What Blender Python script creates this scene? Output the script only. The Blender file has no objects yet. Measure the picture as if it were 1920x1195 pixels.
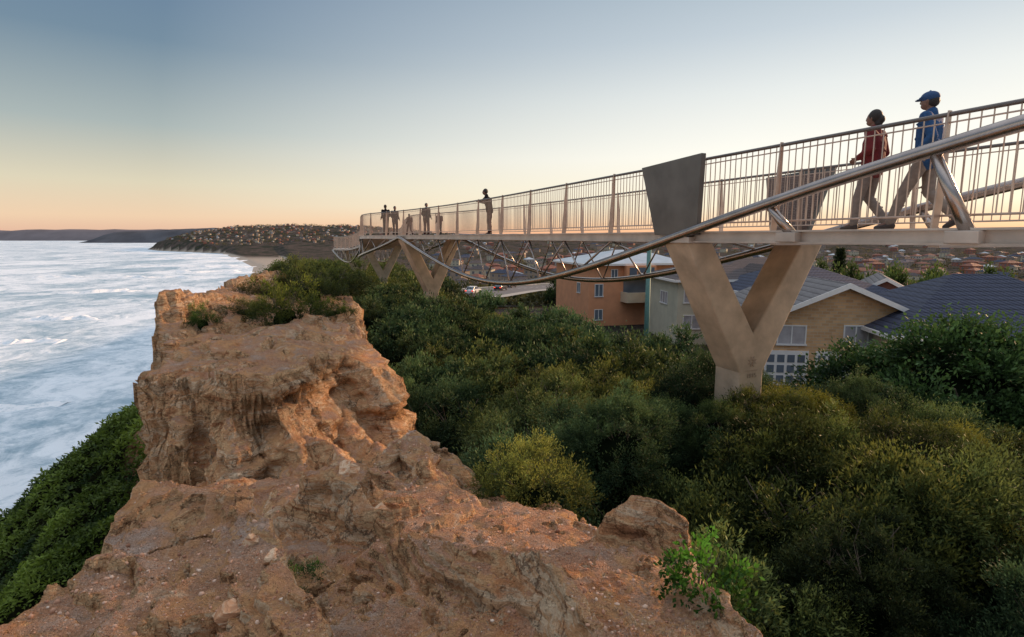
import bpy, bmesh, math, random
import numpy as np
from mathutils import Vector, Matrix
random.seed(7); rng=np.random.default_rng(7)
C=bpy.context.scene.collection
F=1067.0; TH=math.atan(152.5/F); CT,ST=math.cos(TH),math.sin(TH)
def W(px,py,Y):
    a=(px-960)/F; b=(597.5-py)/F; k=Y/(b*ST+CT); return (a*k,Y,k*(b*CT-ST))
def G(px,py,z):
    a=(px-960)/F; b=(597.5-py)/F; k=z/(b*CT-ST); return (a*k,k*(b*ST+CT),z)
# ------------------------------------------------------------ helpers
def link(o,parent=None):
    C.objects.link(o)
    if parent: o.parent=parent
    return o
def tag(o,label=None,cat=None,group=None,kind=None):
    if label:o['label']=label
    if cat:o['category']=cat
    if group:o['group']=group
    if kind:o['kind']=kind
    return o
def empty(name,loc=(0,0,0),rz=0,parent=None):
    o=bpy.data.objects.new(name,None); o.location=loc; o.rotation_euler=(0,0,rz); o.empty_display_size=.1
    return link(o,parent)
class MB:
    def __init__(s): s.v=[];s.f=[];s.m=[];s.mi=0
    def add(s,vs,fs):
        n=len(s.v); s.v+= [tuple(v) for v in vs]; s.f+=[[i+n for i in f] for f in fs]; s.m+=[s.mi]*len(fs)
    def box(s,c,d,X=(1,0,0),Y=(0,1,0),Z=(0,0,1)):
        c=Vector(c);X=Vector(X)*d[0]/2;Y=Vector(Y)*d[1]/2;Z=Vector(Z)*d[2]/2
        vs=[c+X*a+Y*b+Z*e for a in(-1,1) for b in(-1,1) for e in(-1,1)]
        s.add(vs,[(0,1,3,2),(4,6,7,5),(0,4,5,1),(2,3,7,6),(0,2,6,4),(1,5,7,3)])
    def b2(s,x0,x1,y0,y1,z0,z1): s.box(((x0+x1)/2,(y0+y1)/2,(z0+z1)/2),(x1-x0,y1-y0,z1-z0))
    def tube(s,pts,r,n=10,cap=True):
        pts=[Vector(p) for p in pts]; N=len(pts); rs=r if hasattr(r,'__len__') else [r]*N
        up=Vector((0,0,1))
        t0=(pts[1]-pts[0]).normalized()
        u=t0.cross(up) 
        if u.length<1e-3:u=t0.cross(Vector((1,0,0)))
        u.normalize()
        vs=[];fs=[]
        for i,p in enumerate(pts):
            t=(pts[min(i+1,N-1)]-pts[max(i-1,0)]).normalized()
            u=(u-t*u.dot(t)).normalized(); w=t.cross(u)
            for k in range(n):
                a=2*math.pi*k/n; vs.append(p+(u*math.cos(a)+w*math.sin(a))*rs[i])
        for i in range(N-1):
            for k in range(n):
                a=i*n+k;b=i*n+(k+1)%n; fs.append((a,b,b+n,a+n))
        if cap: fs.append(tuple(range(n))[::-1]); fs.append(tuple((N-1)*n+k for k in range(n)))
        s.add(vs,fs)
    def prism(s,poly,o,X,Y,Zv):
        o=Vector(o);X=Vector(X);Y=Vector(Y);Zv=Vector(Zv);n=len(poly)
        vs=[o+X*a+Y*b for a,b in poly]+[o+X*a+Y*b+Zv for a,b in poly]
        s.add(vs,[tuple(range(n))[::-1],tuple(range(n,2*n))]+[(i,(i+1)%n,(i+1)%n+n,i+n) for i in range(n)])
    def sph(s,c,r,sx=1,sy=1,sz=1,sub=2):
        bm=bmesh.new(); bmesh.ops.create_icosphere(bm,subdivisions=sub,radius=1)
        s.add([(c[0]+v.co.x*r*sx,c[1]+v.co.y*r*sy,c[2]+v.co.z*r*sz) for v in bm.verts],[[v.index for v in f.verts] for f in bm.faces]); bm.free()
    def build(s,name,mat,parent=None,smooth=False,bevel=0):
        me=bpy.data.meshes.new(name); me.from_pydata(s.v,[],s.f)
        for m in (mat if isinstance(mat,(list,tuple)) else [mat]): me.materials.append(m)
        if isinstance(mat,(list,tuple)): me.polygons.foreach_set('material_index',s.m)
        bm=bmesh.new(); bm.from_mesh(me); bmesh.ops.recalc_face_normals(bm,faces=bm.faces); bm.to_mesh(me); bm.free()
        if smooth: me.polygons.foreach_set('use_smooth',[True]*len(me.polygons))
        o=bpy.data.objects.new(name,me); link(o,parent)
        if bevel:
            b=o.modifiers.new('b','BEVEL'); b.width=bevel; b.segments=2; b.limit_method='ANGLE'
        return o
def npmesh(name,V,Q,mat,attrs=None,smooth=False,midx=None):
    me=bpy.data.meshes.new(name); V=np.asarray(V,np.float32);Q=np.asarray(Q,np.int32)
    me.vertices.add(len(V)); me.vertices.foreach_set('co',V.ravel())
    k=Q.shape[1]; me.loops.add(Q.size); me.loops.foreach_set('vertex_index',Q.ravel())
    me.polygons.add(len(Q)); me.polygons.foreach_set('loop_start',np.arange(0,Q.size,k,dtype=np.int32))
    try: me.polygons.foreach_set('loop_total',np.full(len(Q),k,np.int32))
    except Exception: pass
    for m in (mat if isinstance(mat,(list,tuple)) else [mat]): me.materials.append(m)
    if midx is not None: me.polygons.foreach_set('material_index',np.asarray(midx,np.int32))
    if smooth: me.polygons.foreach_set('use_smooth',np.ones(len(Q),bool))
    if attrs:
        for nm,arr in attrs.items():
            a=me.color_attributes.new(nm,'FLOAT_COLOR','POINT'); a.data.foreach_set('color',np.asarray(arr,np.float32).ravel())
    me.update(calc_edges=True); me.validate()
    return me
# ------------------------------------------------------------ noise
PT=rng.permutation(256); PT=np.concatenate([PT,PT,PT]); PV=rng.random(256)*2-1
def vn(x,y,z=0.0):
    x=np.asarray(x,float);y=np.asarray(y,float);z=np.zeros_like(x)+z
    xi=np.floor(x).astype(int);yi=np.floor(y).astype(int);zi=np.floor(z).astype(int)
    fx=x-xi;fy=y-yi;fz=z-zi
    fx=fx*fx*(3-2*fx);fy=fy*fy*(3-2*fy);fz=fz*fz*(3-2*fz)
    def h(a,b,c): return PV[PT[PT[PT[a&255]+(b&255)]+(c&255)]]
    def L(a,b,t): return a+(b-a)*t
    return L(L(L(h(xi,yi,zi),h(xi+1,yi,zi),fx),L(h(xi,yi+1,zi),h(xi+1,yi+1,zi),fx),fy),
             L(L(h(xi,yi,zi+1),h(xi+1,yi,zi+1),fx),L(h(xi,yi+1,zi+1),h(xi+1,yi+1,zi+1),fx),fy),fz)
def fbm(x,y,z=0.0,o=4,g=.5):
    s=0;a=1;n=0
    for i in range(o):
        s=s+a*vn(x*2**i+17.3*i,y*2**i+9.1*i,np.asarray(z)*2**i+3.7*i); n+=a;a*=g
    return s/n
def sm(a,b,x): t=np.clip((x-a)/(b-a),0,1); return t*t*(3-2*t)
# ------------------------------------------------------------ materials
def newmat(name):
    m=bpy.data.materials.new(name); m.use_nodes=True; nt=m.node_tree; return m,nt,nt.nodes['Principled BSDF']
def N(nt,t,**k):
    n=nt.nodes.new(t)
    for a,b in k.items():
        if a in n.inputs.keys(): n.inputs[a].default_value=b
        else: setattr(n,a,b)
    return n
def col(c): return (c[0],c[1],c[2],1)
def ramp(nt,fac,stops):
    r=nt.nodes.new('ShaderNodeValToRGB'); e=r.color_ramp.elements
    while len(e)<len(stops): e.new(.5)
    for i,(p,c) in enumerate(stops): e[i].position=p; e[i].color=col(c) if len(c)==3 else c
    nt.links.new(fac,r.inputs[0]); return r.outputs[0]
def mix(nt,f,a,b,mode='MIX'):
    m=nt.nodes.new('ShaderNodeMix'); m.data_type='RGBA'; m.blend_type=mode
    for i,v in ((0,f),(6,a),(7,b)):
        if isinstance(v,(int,float)): m.inputs[i].default_value=v
        elif isinstance(v,tuple): m.inputs[i].default_value=col(v)
        else: nt.links.new(v,m.inputs[i])
    return m.outputs[2]
def math_(nt,op,a,b=None,clamp=False):
    m=nt.nodes.new('ShaderNodeMath'); m.operation=op; m.use_clamp=clamp
    for i,v in enumerate((a,b)):
        if v is None: continue
        if isinstance(v,(int,float)): m.inputs[i].default_value=v
        else: nt.links.new(v,m.inputs[i])
    return m.outputs[0]
def noise(nt,vec,scale,detail=4,rough=.55,dist=0):
    n=N(nt,'ShaderNodeTexNoise'); n.inputs['Scale'].default_value=scale;n.inputs['Detail'].default_value=detail;n.inputs['Roughness'].default_value=rough;n.inputs['Distortion'].default_value=dist
    nt.links.new(vec,n.inputs['Vector']); return n.outputs[0]
def vscale(nt,vec,s):
    m=nt.nodes.new('ShaderNodeMapping'); m.inputs['Scale'].default_value=s; nt.links.new(vec,m.inputs['Vector']); return m.outputs[0]
def bump(nt,bs,h,strength,dist,prev=None):
    b=nt.nodes.new('ShaderNodeBump'); b.inputs['Strength'].default_value=strength;b.inputs['Distance'].default_value=dist
    nt.links.new(h,b.inputs['Height'])
    if prev: nt.links.new(prev,b.inputs['Normal'])
    if bs: nt.links.new(b.outputs[0],bs.inputs['Normal'])
    return b.outputs[0]
def simple(name,c,rough=.6,metal=0,var=.15,scale=8,bmp=.1,bd=.01,spec=None):
    m,nt,bs=newmat(name); tc=N(nt,'ShaderNodeTexCoord').outputs['Object']
    n=noise(nt,tc,scale,5)
    cc=ramp(nt,n,[(.3,tuple(x*(1-var) for x in c)),(.7,tuple(min(1,x*(1+var)) for x in c))])
    nt.links.new(cc,bs.inputs['Base Color']); bs.inputs['Roughness'].default_value=rough; bs.inputs['Metallic'].default_value=metal
    if spec is not None: bs.inputs['Specular IOR Level'].default_value=spec
    if bmp: bump(nt,bs,noise(nt,tc,scale*4,4),bmp,bd)
    return m
M={}
M['steel']=simple('brushed_steel',(.40,.35,.32),.26,.9,.2,3,.08,.004)
M['rail']=simple('painted_rail',(.16,.14,.13),.35,.6,.1,5,.04,.002)
M['balu']=simple('baluster_steel',(.56,.43,.35),.35,.5,.15,5,.0)
M['deck']=simple('deck_steel',(.50,.43,.37),.45,.3,.22,2,.05,.003)
M['plate']=simple('weathered_plate',(.15,.145,.135),.5,.6,.25,1.5,.05,.003)
M['concrete']=simple('sand_concrete',(.56,.44,.32),.85,0,.25,2.2,.4,.014)
M['relief']=simple('relief_concrete',(.40,.31,.23),.9,0,.15,9,.2,.005)
M['white']=simple('white_paint',(.75,.74,.72),.5,0,.05,3,.03,.003)
M['glass']=simple('window_glass',(.12,.15,.19),.12,0,.2,.7,0)
M['curtain']=simple('curtained_glass',(.36,.36,.38),.25,0,.25,1.5,0)
M['orange']=simple('orange_render',(.68,.31,.16),.8,0,.1,1,.1,.01)
M['beige']=simple('beige_render',(.50,.47,.36),.8,0,.1,1,.1,.01)
M['cream']=simple('cream_render',(.62,.52,.38),.8,0,.1,1,.1,.01)
M['tan_wall']=simple('distant_wall',(.36,.29,.23),.9,0,.2,1,0,spec=0)
M['grey_wall']=simple('distant_pale_wall',(.50,.44,.39),.9,0,.2,1,0,spec=0)
M['metalroof']=simple('metal_roof',(.45,.50,.55),.4,.3,.12,1,.05,.01)
M['skin']=simple('skin',(.20,.11,.08),.55,0,.08,20,.05,.002)
M['hair']=simple('dark_hair',(.02,.014,.012),.6,0,.3,60,.5,.01)
M['blue']=simple('blue_fleece',(.014,.07,.19),.85,0,.25,30,.4,.008)
M['capblue']=simple('blue_cap',(.015,.06,.17),.7,0,.1,30,.2,.003)
M['red']=simple('red_jacket',(.15,.010,.013),.8,0,.25,25,.4,.008)
M['grey']=simple('grey_trousers',(.22,.19,.17),.85,0,.15,20,.4,.008)
M['tan']=simple('tan_trousers',(.24,.20,.17),.85,0,.15,20,.4,.008)
M['black']=simple('dark_cloth',(.010,.009,.012),.9,0,.2,20,.3,.006,spec=.1)
M['maroon']=simple('maroon_cloth',(.04,.012,.012),.9,0,.2,20,.3,.006,spec=.1)
M['shoe']=simple('shoe_rubber',(.06,.05,.05),.6,0,.2,20,.1,.003)
M['eye']=simple('eye',(.03,.02,.02),.2,0,0,20,0)
M['rubber']=simple('tyre_rubber',(.02,.02,.02),.8)
M['pole']=simple('green_pole',(.10,.22,.20),.6,.1)
M['asphalt']=simple('asphalt',(.12,.115,.12),.9,0,.2,.5,.2,.02)
M['kerb']=simple('kerb_concrete',(.35,.33,.30),.9)
M['bark']=simple('bark',(.15,.12,.09),.9,0,.3,12,.6,.02)
M['carwhite']=simple('car_white',(.7,.7,.7),.25,0,.02,3,0)
M['cardark']=simple('car_dark',(.05,.04,.045),.25,.3,.05,3,0)
m,nt,bs=newmat('tail_lamp'); bs.inputs['Base Color'].default_value=(.6,.02,.01,1); bs.inputs['Emission Color'].default_value=(1,.06,.02,1); bs.inputs['Emission Strength'].default_value=2; M['tail']=m
def brickmat(name,c1,c2,mort,sx=1.0,rowh=.085,bw=.24):
    m,nt,bs=newmat(name); tc=N(nt,'ShaderNodeTexCoord').outputs['Object']
    sp=N(nt,'ShaderNodeSeparateXYZ'); nt.links.new(tc,sp.inputs[0]); cb=N(nt,'ShaderNodeCombineXYZ')
    nt.links.new(math_(nt,'ADD',sp.outputs[0],sp.outputs[1]),cb.inputs[0]); nt.links.new(sp.outputs[2],cb.inputs[1])
    b=N(nt,'ShaderNodeTexBrick'); b.inputs['Scale'].default_value=1; b.inputs['Brick Width'].default_value=bw; b.inputs['Row Height'].default_value=rowh; b.inputs['Mortar Size'].default_value=rowh*.1
    b.inputs['Color1'].default_value=col(c1);b.inputs['Color2'].default_value=col(c2);b.inputs['Mortar'].default_value=col(mort)
    nt.links.new(cb.outputs[0],b.inputs['Vector'])
    nt.links.new(mix(nt,.35,b.outputs[0],ramp(nt,noise(nt,tc,1.2),[(.3,c1),(.7,c2)])),bs.inputs['Base Color']); bs.inputs['Roughness'].default_value=.8
    bump(nt,bs,b.outputs['Fac'],.4,.01); return m
M['brick']=brickmat('tan_brick',(.72,.46,.24),(.46,.26,.12),(.5,.42,.33),rowh=.17,bw=.4)
M['redbrick']=brickmat('red_brick',(.34,.12,.075),(.24,.085,.055),(.3,.22,.18))
def tilemat(name,c,dark):
    m,nt,bs=newmat(name); tc=N(nt,'ShaderNodeTexCoord').outputs['Object']
    sp=N(nt,'ShaderNodeSeparateXYZ'); nt.links.new(tc,sp.inputs[0])
    row=math_(nt,'FRACT',math_(nt,'MULTIPLY',sp.outputs[2],5.0)); cl=math_(nt,'SINE',math_(nt,'MULTIPLY',math_(nt,'ADD',sp.outputs[0],sp.outputs[1]),18))
    h=math_(nt,'ADD',math_(nt,'MULTIPLY',row,.9),math_(nt,'MULTIPLY',cl,.35))
    cc=ramp(nt,row,[(0,dark),(.3,c),(1,tuple(min(1,x*1.3) for x in c))])
    nt.links.new(mix(nt,.3,cc,ramp(nt,noise(nt,tc,2.5,5),[(.3,dark),(.7,c)])),bs.inputs['Base Color']); bs.inputs['Roughness'].default_value=.65; bs.inputs['Specular IOR Level'].default_value=.2
    bump(nt,bs,h,1.0,.09); return m
M['tilegrey']=tilemat('grey_tile',(.20,.19,.195),(.05,.045,.045)); M['tileblue']=tilemat('blue_tile',(.06,.07,.11),(.010,.012,.02)); M['tiledark']=tilemat('dark_tile',(.11,.09,.09),(.035,.03,.03)); M['tilered']=tilemat('red_tile',(.28,.12,.08),(.13,.055,.045))
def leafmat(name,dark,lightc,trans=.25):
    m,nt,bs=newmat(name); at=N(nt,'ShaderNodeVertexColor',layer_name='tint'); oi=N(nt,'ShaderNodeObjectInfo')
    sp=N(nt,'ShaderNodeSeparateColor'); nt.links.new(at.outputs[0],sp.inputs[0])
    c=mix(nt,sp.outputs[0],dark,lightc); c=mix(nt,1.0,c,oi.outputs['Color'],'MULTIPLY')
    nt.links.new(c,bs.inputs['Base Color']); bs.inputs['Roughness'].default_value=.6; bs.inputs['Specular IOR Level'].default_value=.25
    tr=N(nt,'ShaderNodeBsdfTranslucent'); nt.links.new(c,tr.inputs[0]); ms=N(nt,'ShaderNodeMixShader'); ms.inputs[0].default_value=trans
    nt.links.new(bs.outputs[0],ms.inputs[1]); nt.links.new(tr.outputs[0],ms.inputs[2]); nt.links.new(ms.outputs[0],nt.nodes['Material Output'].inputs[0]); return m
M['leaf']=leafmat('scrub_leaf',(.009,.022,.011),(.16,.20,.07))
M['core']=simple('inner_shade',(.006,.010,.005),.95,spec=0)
def terrain_mat():
    m,nt,bs=newmat('cliff_ground'); g=N(nt,'ShaderNodeNewGeometry'); P=g.outputs['Position']
    sn=N(nt,'ShaderNodeSeparateXYZ'); nt.links.new(g.outputs['Normal'],sn.inputs[0]); flat=sn.outputs[2]
    at=N(nt,'ShaderNodeVertexColor',layer_name='zone'); z=N(nt,'ShaderNodeSeparateColor'); nt.links.new(at.outputs[0],z.inputs[0])
    big=noise(nt,P,1.1,8,.68,.6)
    base=ramp(nt,big,[(.3,(.38,.16,.08)),(.41,(.66,.29,.13)),(.50,(.80,.45,.22)),(.57,(.66,.35,.19)),(.66,(.88,.70,.50))])
    st=noise(nt,vscale(nt,P,(.5,.5,2.4)),1.5,10,.70,1.4)
    strata=ramp(nt,st,[(.3,(.18,.08,.045)),(.38,(.54,.26,.13)),(.45,(.88,.64,.38)),(.50,(.66,.33,.16)),(.56,(.92,.76,.54)),(.62,(.70,.42,.23)),(.72,(.84,.66,.47))])
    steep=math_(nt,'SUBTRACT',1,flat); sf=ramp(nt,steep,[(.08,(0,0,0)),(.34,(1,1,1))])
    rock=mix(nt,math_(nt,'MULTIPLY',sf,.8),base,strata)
    nz=N(nt,'ShaderNodeTexNoise'); nz.inputs['Scale'].default_value=2.2; nz.inputs['Detail'].default_value=6; nz.inputs['Roughness'].default_value=.65; nt.links.new(P,nz.inputs['Vector'])
    def cracks(sc,vs,wd):
        vo=N(nt,'ShaderNodeTexVoronoi',feature='DISTANCE_TO_EDGE'); vo.inputs['Scale'].default_value=sc
        wv=N(nt,'ShaderNodeVectorMath',operation='ADD'); nt.links.new(vscale(nt,P,vs),wv.inputs[0]); nt.links.new(nz.outputs['Color'],wv.inputs[1]); nt.links.new(wv.outputs[0],vo.inputs['Vector'])
        return ramp(nt,vo.outputs['Distance'],[(0,(0,0,0)),(wd,(1,1,1))])
    c1=cracks(1.5,(1,1,.7),.03); c2=cracks(4.5,(1,1,1.8),.05)
    crack=math_(nt,'MULTIPLY',c1,ramp(nt,c2,[(0,(.45,.45,.45)),(1,(1,1,1))]))
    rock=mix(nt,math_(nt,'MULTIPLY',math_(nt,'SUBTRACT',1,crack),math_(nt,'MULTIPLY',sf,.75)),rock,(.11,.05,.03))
    rn=noise(nt,P,2.0,7,.68)
    fl=ramp(nt,math_(nt,'ADD',flat,math_(nt,'MULTIPLY',math_(nt,'SUBTRACT',rn,.5),1.0)),[(.86,(0,0,0)),(.98,(1,1,1))])
    dirt=ramp(nt,noise(nt,P,1.9,10,.80),[(.3,(.32,.15,.09)),(.42,(.52,.26,.16)),(.50,(.68,.38,.24)),(.57,(.56,.38,.29)),(.68,(.74,.60,.51))])
    def pebbles(sc,lo_):
        vp=N(nt,'ShaderNodeTexVoronoi'); vp.inputs['Scale'].default_value=sc; nt.links.new(P,vp.inputs['Vector'])
        pc=N(nt,'ShaderNodeSeparateColor'); nt.links.new(vp.outputs['Color'],pc.inputs[0])
        return math_(nt,'MULTIPLY',ramp(nt,pc.outputs[0],[(lo_,(0,0,0)),(lo_+.1,(1,1,1))]),ramp(nt,vp.outputs['Distance'],[(.25,(1,1,1)),(.5,(0,0,0))])),pc.outputs[1]
    peb,pv=pebbles(46,.5); peb2,pv2=pebbles(95,.35)
    dirt=mix(nt,math_(nt,'MULTIPLY',peb2,.7),dirt,ramp(nt,pv2,[(0,(.22,.11,.07)),(.6,(.62,.42,.31)),(1,(.80,.70,.60))]))
    dirt=mix(nt,math_(nt,'MULTIPLY',peb,.65),dirt,ramp(nt,pv,[(0,(.28,.14,.09)),(.6,(.64,.44,.32)),(1,(.80,.70,.58))]))
    rock=mix(nt,math_(nt,'MULTIPLY',fl,.85),rock,dirt)
    soil=ramp(nt,noise(nt,P,1.2,5),[(.3,(.006,.008,.005)),(.7,(.025,.028,.013))])
    far=ramp(nt,noise(nt,P,.02,8,.7),[(.3,(.035,.04,.03)),(.47,(.055,.055,.045)),(.55,(.12,.09,.08)),(.6,(.065,.06,.05)),(.72,(.15,.12,.11))])  # pink-grey tones paint distance haze into the far ground colour
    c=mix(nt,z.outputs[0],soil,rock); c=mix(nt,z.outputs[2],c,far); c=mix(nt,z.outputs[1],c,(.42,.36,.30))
    nt.links.new(c,bs.inputs['Base Color']); bs.inputs['Roughness'].default_value=1; bs.inputs['Specular IOR Level'].default_value=0
    n1=noise(nt,P,5,9,.74,.3); h=mix(nt,math_(nt,'MULTIPLY',sf,.6),n1,st)
    b1=bump(nt,None,h,1.0,.20); b2=bump(nt,None,crack,.7,.07,b1)
    b3=bump(nt,bs,math_(nt,'ADD',noise(nt,P,45,5,.7),math_(nt,'ADD',math_(nt,'MULTIPLY',peb,.6),math_(nt,'MULTIPLY',peb2,.35))),.9,.02,b2)
    return m
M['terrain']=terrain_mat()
def rockmat():
    m,nt,bs=newmat('pale_rock'); g=N(nt,'ShaderNodeNewGeometry'); tc=g.outputs['Position']
    st=noise(nt,vscale(nt,tc,(.8,.8,3)),6,8,.66,1)
    c=ramp(nt,st,[(.3,(.30,.14,.08)),(.45,(.64,.34,.19)),(.55,(.82,.62,.43)),(.7,(.60,.32,.18))])
    nt.links.new(c,bs.inputs['Base Color']); bs.inputs['Roughness'].default_value=1; bs.inputs['Specular IOR Level'].default_value=0
    b1=bump(nt,None,st,1,.05); bump(nt,bs,noise(nt,tc,40,5,.7),.6,.01,b1); return m
M['rock']=rockmat()
# ------------------------------------------------------------ terrain function
LE=[(-2.6,-3),(-2.75,1.5),G(0,1180,-2.0)[:2],G(160,1078,-2.0)[:2],G(205,1065,-2)[:2],G(195,1015,-2)[:2],G(230,955,-2)[:2],G(290,930,-2)[:2],(-2.6,4.7),(-2.85,5.4),(-3.6,6.8),(-4.8,8.2),(-5.75,9.0),(-6.3,9.7),(-6.9,11),(-7.35,12),(-8.9,14.2),(-9.6,15.6),(-9.8,18),(-11.6,23),(-12.8,30),(-17.8,45),(-28,70),(-41,100),(-125,300),(-300,700),(-502,1165),(-1047,2150),(-1560,2600),(-1800,2900),(-1900,3300),(-1700,4500),(-1500,12000)]
RE=[(2.0,-3),(1.9,1.2),G(1430,1195,-2.4)[:2],G(1340,1040,-2.4)[:2],G(1300,985,-2.4)[:2],G(1110,968,-2.7)[:2],W(1060,930,6.9)[:2],W(885,880,7.9)[:2],W(850,840,8.8)[:2],W(790,790,10.2)[:2],W(762,745,11.2)[:2],W(742,690,12.5)[:2],W(690,640,14.2)[:2],W(682,600,16.5)[:2],W(665,560,22)[:2],W(620,530,30)[:2],(-16,46),(-25,70),(-38,101),(-110,300),(-280,700),(-450,1165),(-900,2150),(-1300,12000)]
SC=[(12,-3),(10.5,6),(9.4,12),(8.0,15.5),(6.0,23),(3,30),(-4,37),(-12,60),(-25,100),(-100,300),(-270,700),(-440,1165),(-890,2150),(-1290,12000)]
UF=[(-12,9.2),W(262,800,9.7)[:2],W(330,800,9.25)[:2],W(395,800,9.3)[:2],W(440,800,8.85)[:2],W(530,800,9.0)[:2],W(575,800,9.7)[:2],W(590,760,10.6)[:2],W(650,740,11.05)[:2],W(705,720,11.1)[:2],W(748,700,11.8)[:2],(-1.2,13.6),(5,14)]
AR=[G(760,1500,-1.95)[:2],G(640,1195,-1.85)[:2],G(575,1120,-1.85)[:2],G(535,1060,-1.85)[:2],G(505,1010,-1.85)[:2],G(470,950,-1.85)[:2],G(435,912,-1.85)[:2],G(350,908,-1.85)[:2],G(100,900,-1.85)[:2]]
def sdist(x,y,pl):
    best=np.full(x.shape,1e18); sg=np.ones(x.shape)
    for (ax,ay),(bx,by) in zip(pl[:-1],pl[1:]):
        dx,dy=bx-ax,by-ay; L2=dx*dx+dy*dy
        t=np.clip(((x-ax)*dx+(y-ay)*dy)/L2,0,1); ex=x-ax-t*dx;ey=y-ay-t*dy; d=ex*ex+ey*ey
        cr=dx*ey-dy*ex
        m=d<best; best=np.where(m,d,best); sg=np.where(m,np.sign(cr),sg)
    return np.sqrt(best)*sg
def ridgemax(x,y,z,pts,slope):
    top=np.full(x.shape,-99.)
    for (ax,ay,az),(bx,by,bz) in zip(pts[:-1],pts[1:]):
        dx,dy=bx-ax,by-ay; L2=dx*dx+dy*dy; t=np.clip(((x-ax)*dx+(y-ay)*dy)/L2,0,1)
        d=np.hypot(x-ax-t*dx,y-ay-t*dy); top=np.maximum(top,az+(bz-az)*t-slope*(np.sqrt(d*d+.006)-.077))
    return np.maximum(z,top)
lo=[];up=[]
for p in [(330,1190,-2.7),(440,1100,-2.7),(300,1060,-2.7),(600,1190,-2.55),(640,1110,-2.62),(590,1010,-2.9),(540,950,-3.1),(680,1180,-2.45),(740,1080,-2.5),(820,1180,-2.3),(640,930,-3.05),(600,940,-3.05),(720,1000,-2.75),
 (900,1000,-2.62),(820,950,-2.85),(1000,980,-2.8),(1170,985,-2.75),(1260,985,-2.75),(1000,1090,-2.4),(1100,1185,-2.2),(900,1060,-2.48),(1230,1100,-2.45),(1350,1190,-2.4),(1150,1050,-2.48)]: lo.append(G(*p))
for p in [(500,918,6.8),(420,910,7.6),(330,905,9.0),(470,905,8.7),(560,897,8.8),(605,880,9.3),(900,940,6.8),(830,905,6.6),(1000,950,6.6)]: lo.append(W(*p))
for p in [(640,850,9.6),(700,790,10.6),(740,800,10.2),(650,815,10.0),(640,890,8.0),(860,890,7.9),(780,890,7.2)]:
    q=W(*p); lo.append((q[0],q[1],q[2]-.45))
lo+=[(0,-3,-2.1),(-2,-3,-2.1),(1.5,-3,-2.1),(0,.8,-2.1),(-2,.8,-2.2),(1.6,.8,-2.1),(0,2.0,-2.3),(-7,13,-4.2),(-3,14,-4),(-.5,14,-3.8),(-3,4.4,-2.9),(-3.2,5.9,-3.45),(-2.0,5.9,-3.3),(-9,20,-4)]
for p in [(270,715,9.6),(340,705,9.5),(440,700,9.2),(550,685,9.6),(590,655,10.9),(330,650,12.3),(450,645,12),(600,640,12.5),(650,664,11.5),(712,684,11.6),(740,700,12),(420,605,15),(600,606,15),(660,598,16),(320,602,14.5),(330,560,15.6),(420,565,17),(480,560,20),(440,535,24),(620,562,22),(540,515,30),(600,535,26),(560,585,18)]: up.append(W(*p))
def tps_fit(P,lam=.004):
    P=np.array(P); n=len(P); d=np.hypot(P[:,0,None]-P[None,:,0],P[:,1,None]-P[None,:,1])+1e-9; K=d*d*np.log(d)+lam*np.eye(n)
    Q=np.c_[np.ones(n),P[:,:2]]; A=np.block([[K,Q],[Q.T,np.zeros((3,3))]]); return P,np.linalg.solve(A,np.r_[P[:,2],0,0,0])
TL=tps_fit(lo); TU=tps_fit(up)
def tps(T,x,y):
    P,w_=T; s=w_[-3]+w_[-2]*x+w_[-1]*y
    for i in range(len(P)):
        d2=(x-P[i,0])**2+(y-P[i,1])**2+1e-12; s=s+w_[i]*.5*d2*np.log(d2)
    return s
RG=[([W(560,925,5.3),W(580,885,5.3),W(615,876,5.2),W(645,905,5.0),W(680,940,4.75),W(740,975,4.5)],2.6),
    ([W(660,905,5.6),W(700,920,5.3),W(760,938,5.4)],1.8),
    ([W(700,892,7.3),W(740,846,7.6),W(785,812,8.0),W(830,845,8.0),W(885,905,7.6)],1.5),
    ([W(785,815,8.0),W(800,870,7.3),W(820,915,6.7)],1.5),
    ([W(585,665,10.8),W(590,730,10.1),W(580,800,9.3),W(615,850,8.5),W(690,892,7.4),W(790,915,6.7)],1.4),
    ([W(560,690,9.9),W(540,780,8.9),W(550,850,8.4),W(560,885,8.0)],2.0),
    ([W(440,700,9.4),W(445,800,8.6),W(450,870,8.2)],2.4),
    ([W(340,700,9.6),W(345,800,8.9),W(350,870,8.6)],2.4),
    ([W(650,672,11.4),W(650,760,10.6),W(690,820,9.7),W(740,862,8.5)],1.5),
    ([W(650,668,11.4),W(700,680,11.4),W(730,688,11.7)],3.2),
    ([W(560,652,11.6),W(610,648,11.8),W(660,655,12.2)],1.8),
    ([W(560,598,14.6),W(620,590,15),W(672,592,15.4)],2.2),
    ([G(1135,955,-2.38),G(1175,922,-2.22),G(1230,932,-2.20),G(1290,985,-2.34)],2.6),
    ([G(893,1028,-2.08),G(945,1020,-2.02),G(1020,1060,-1.96),G(1090,1113,-1.88),G(1180,1190,-1.81)],2.4),
    ([G(960,1075,-2.12),G(1040,1130,-2.02),G(1110,1190,-1.98)],2.2),
    ([G(715,1010,-2.34),G(790,1000,-2.2),G(870,1028,-2.16),G(950,1095,-2.14)],1.6),
    ([G(1320,1100,-2.3),G(1380,1150,-2.3),G(1430,1230,-2.3)],1.0),
    ([W(300,556,14.6),W(350,550,15.2),W(425,554,17)],1.6),
    ([W(432,520,23),W(470,514,24),W(535,504,28)],1.4)]
PD=[0,.10,.28,.5,1.2,2.5,5,8,14,40,60]; PP=[0,.02,.05,.060,.064,.074,.117,.19,.40,.95,1]
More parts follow.
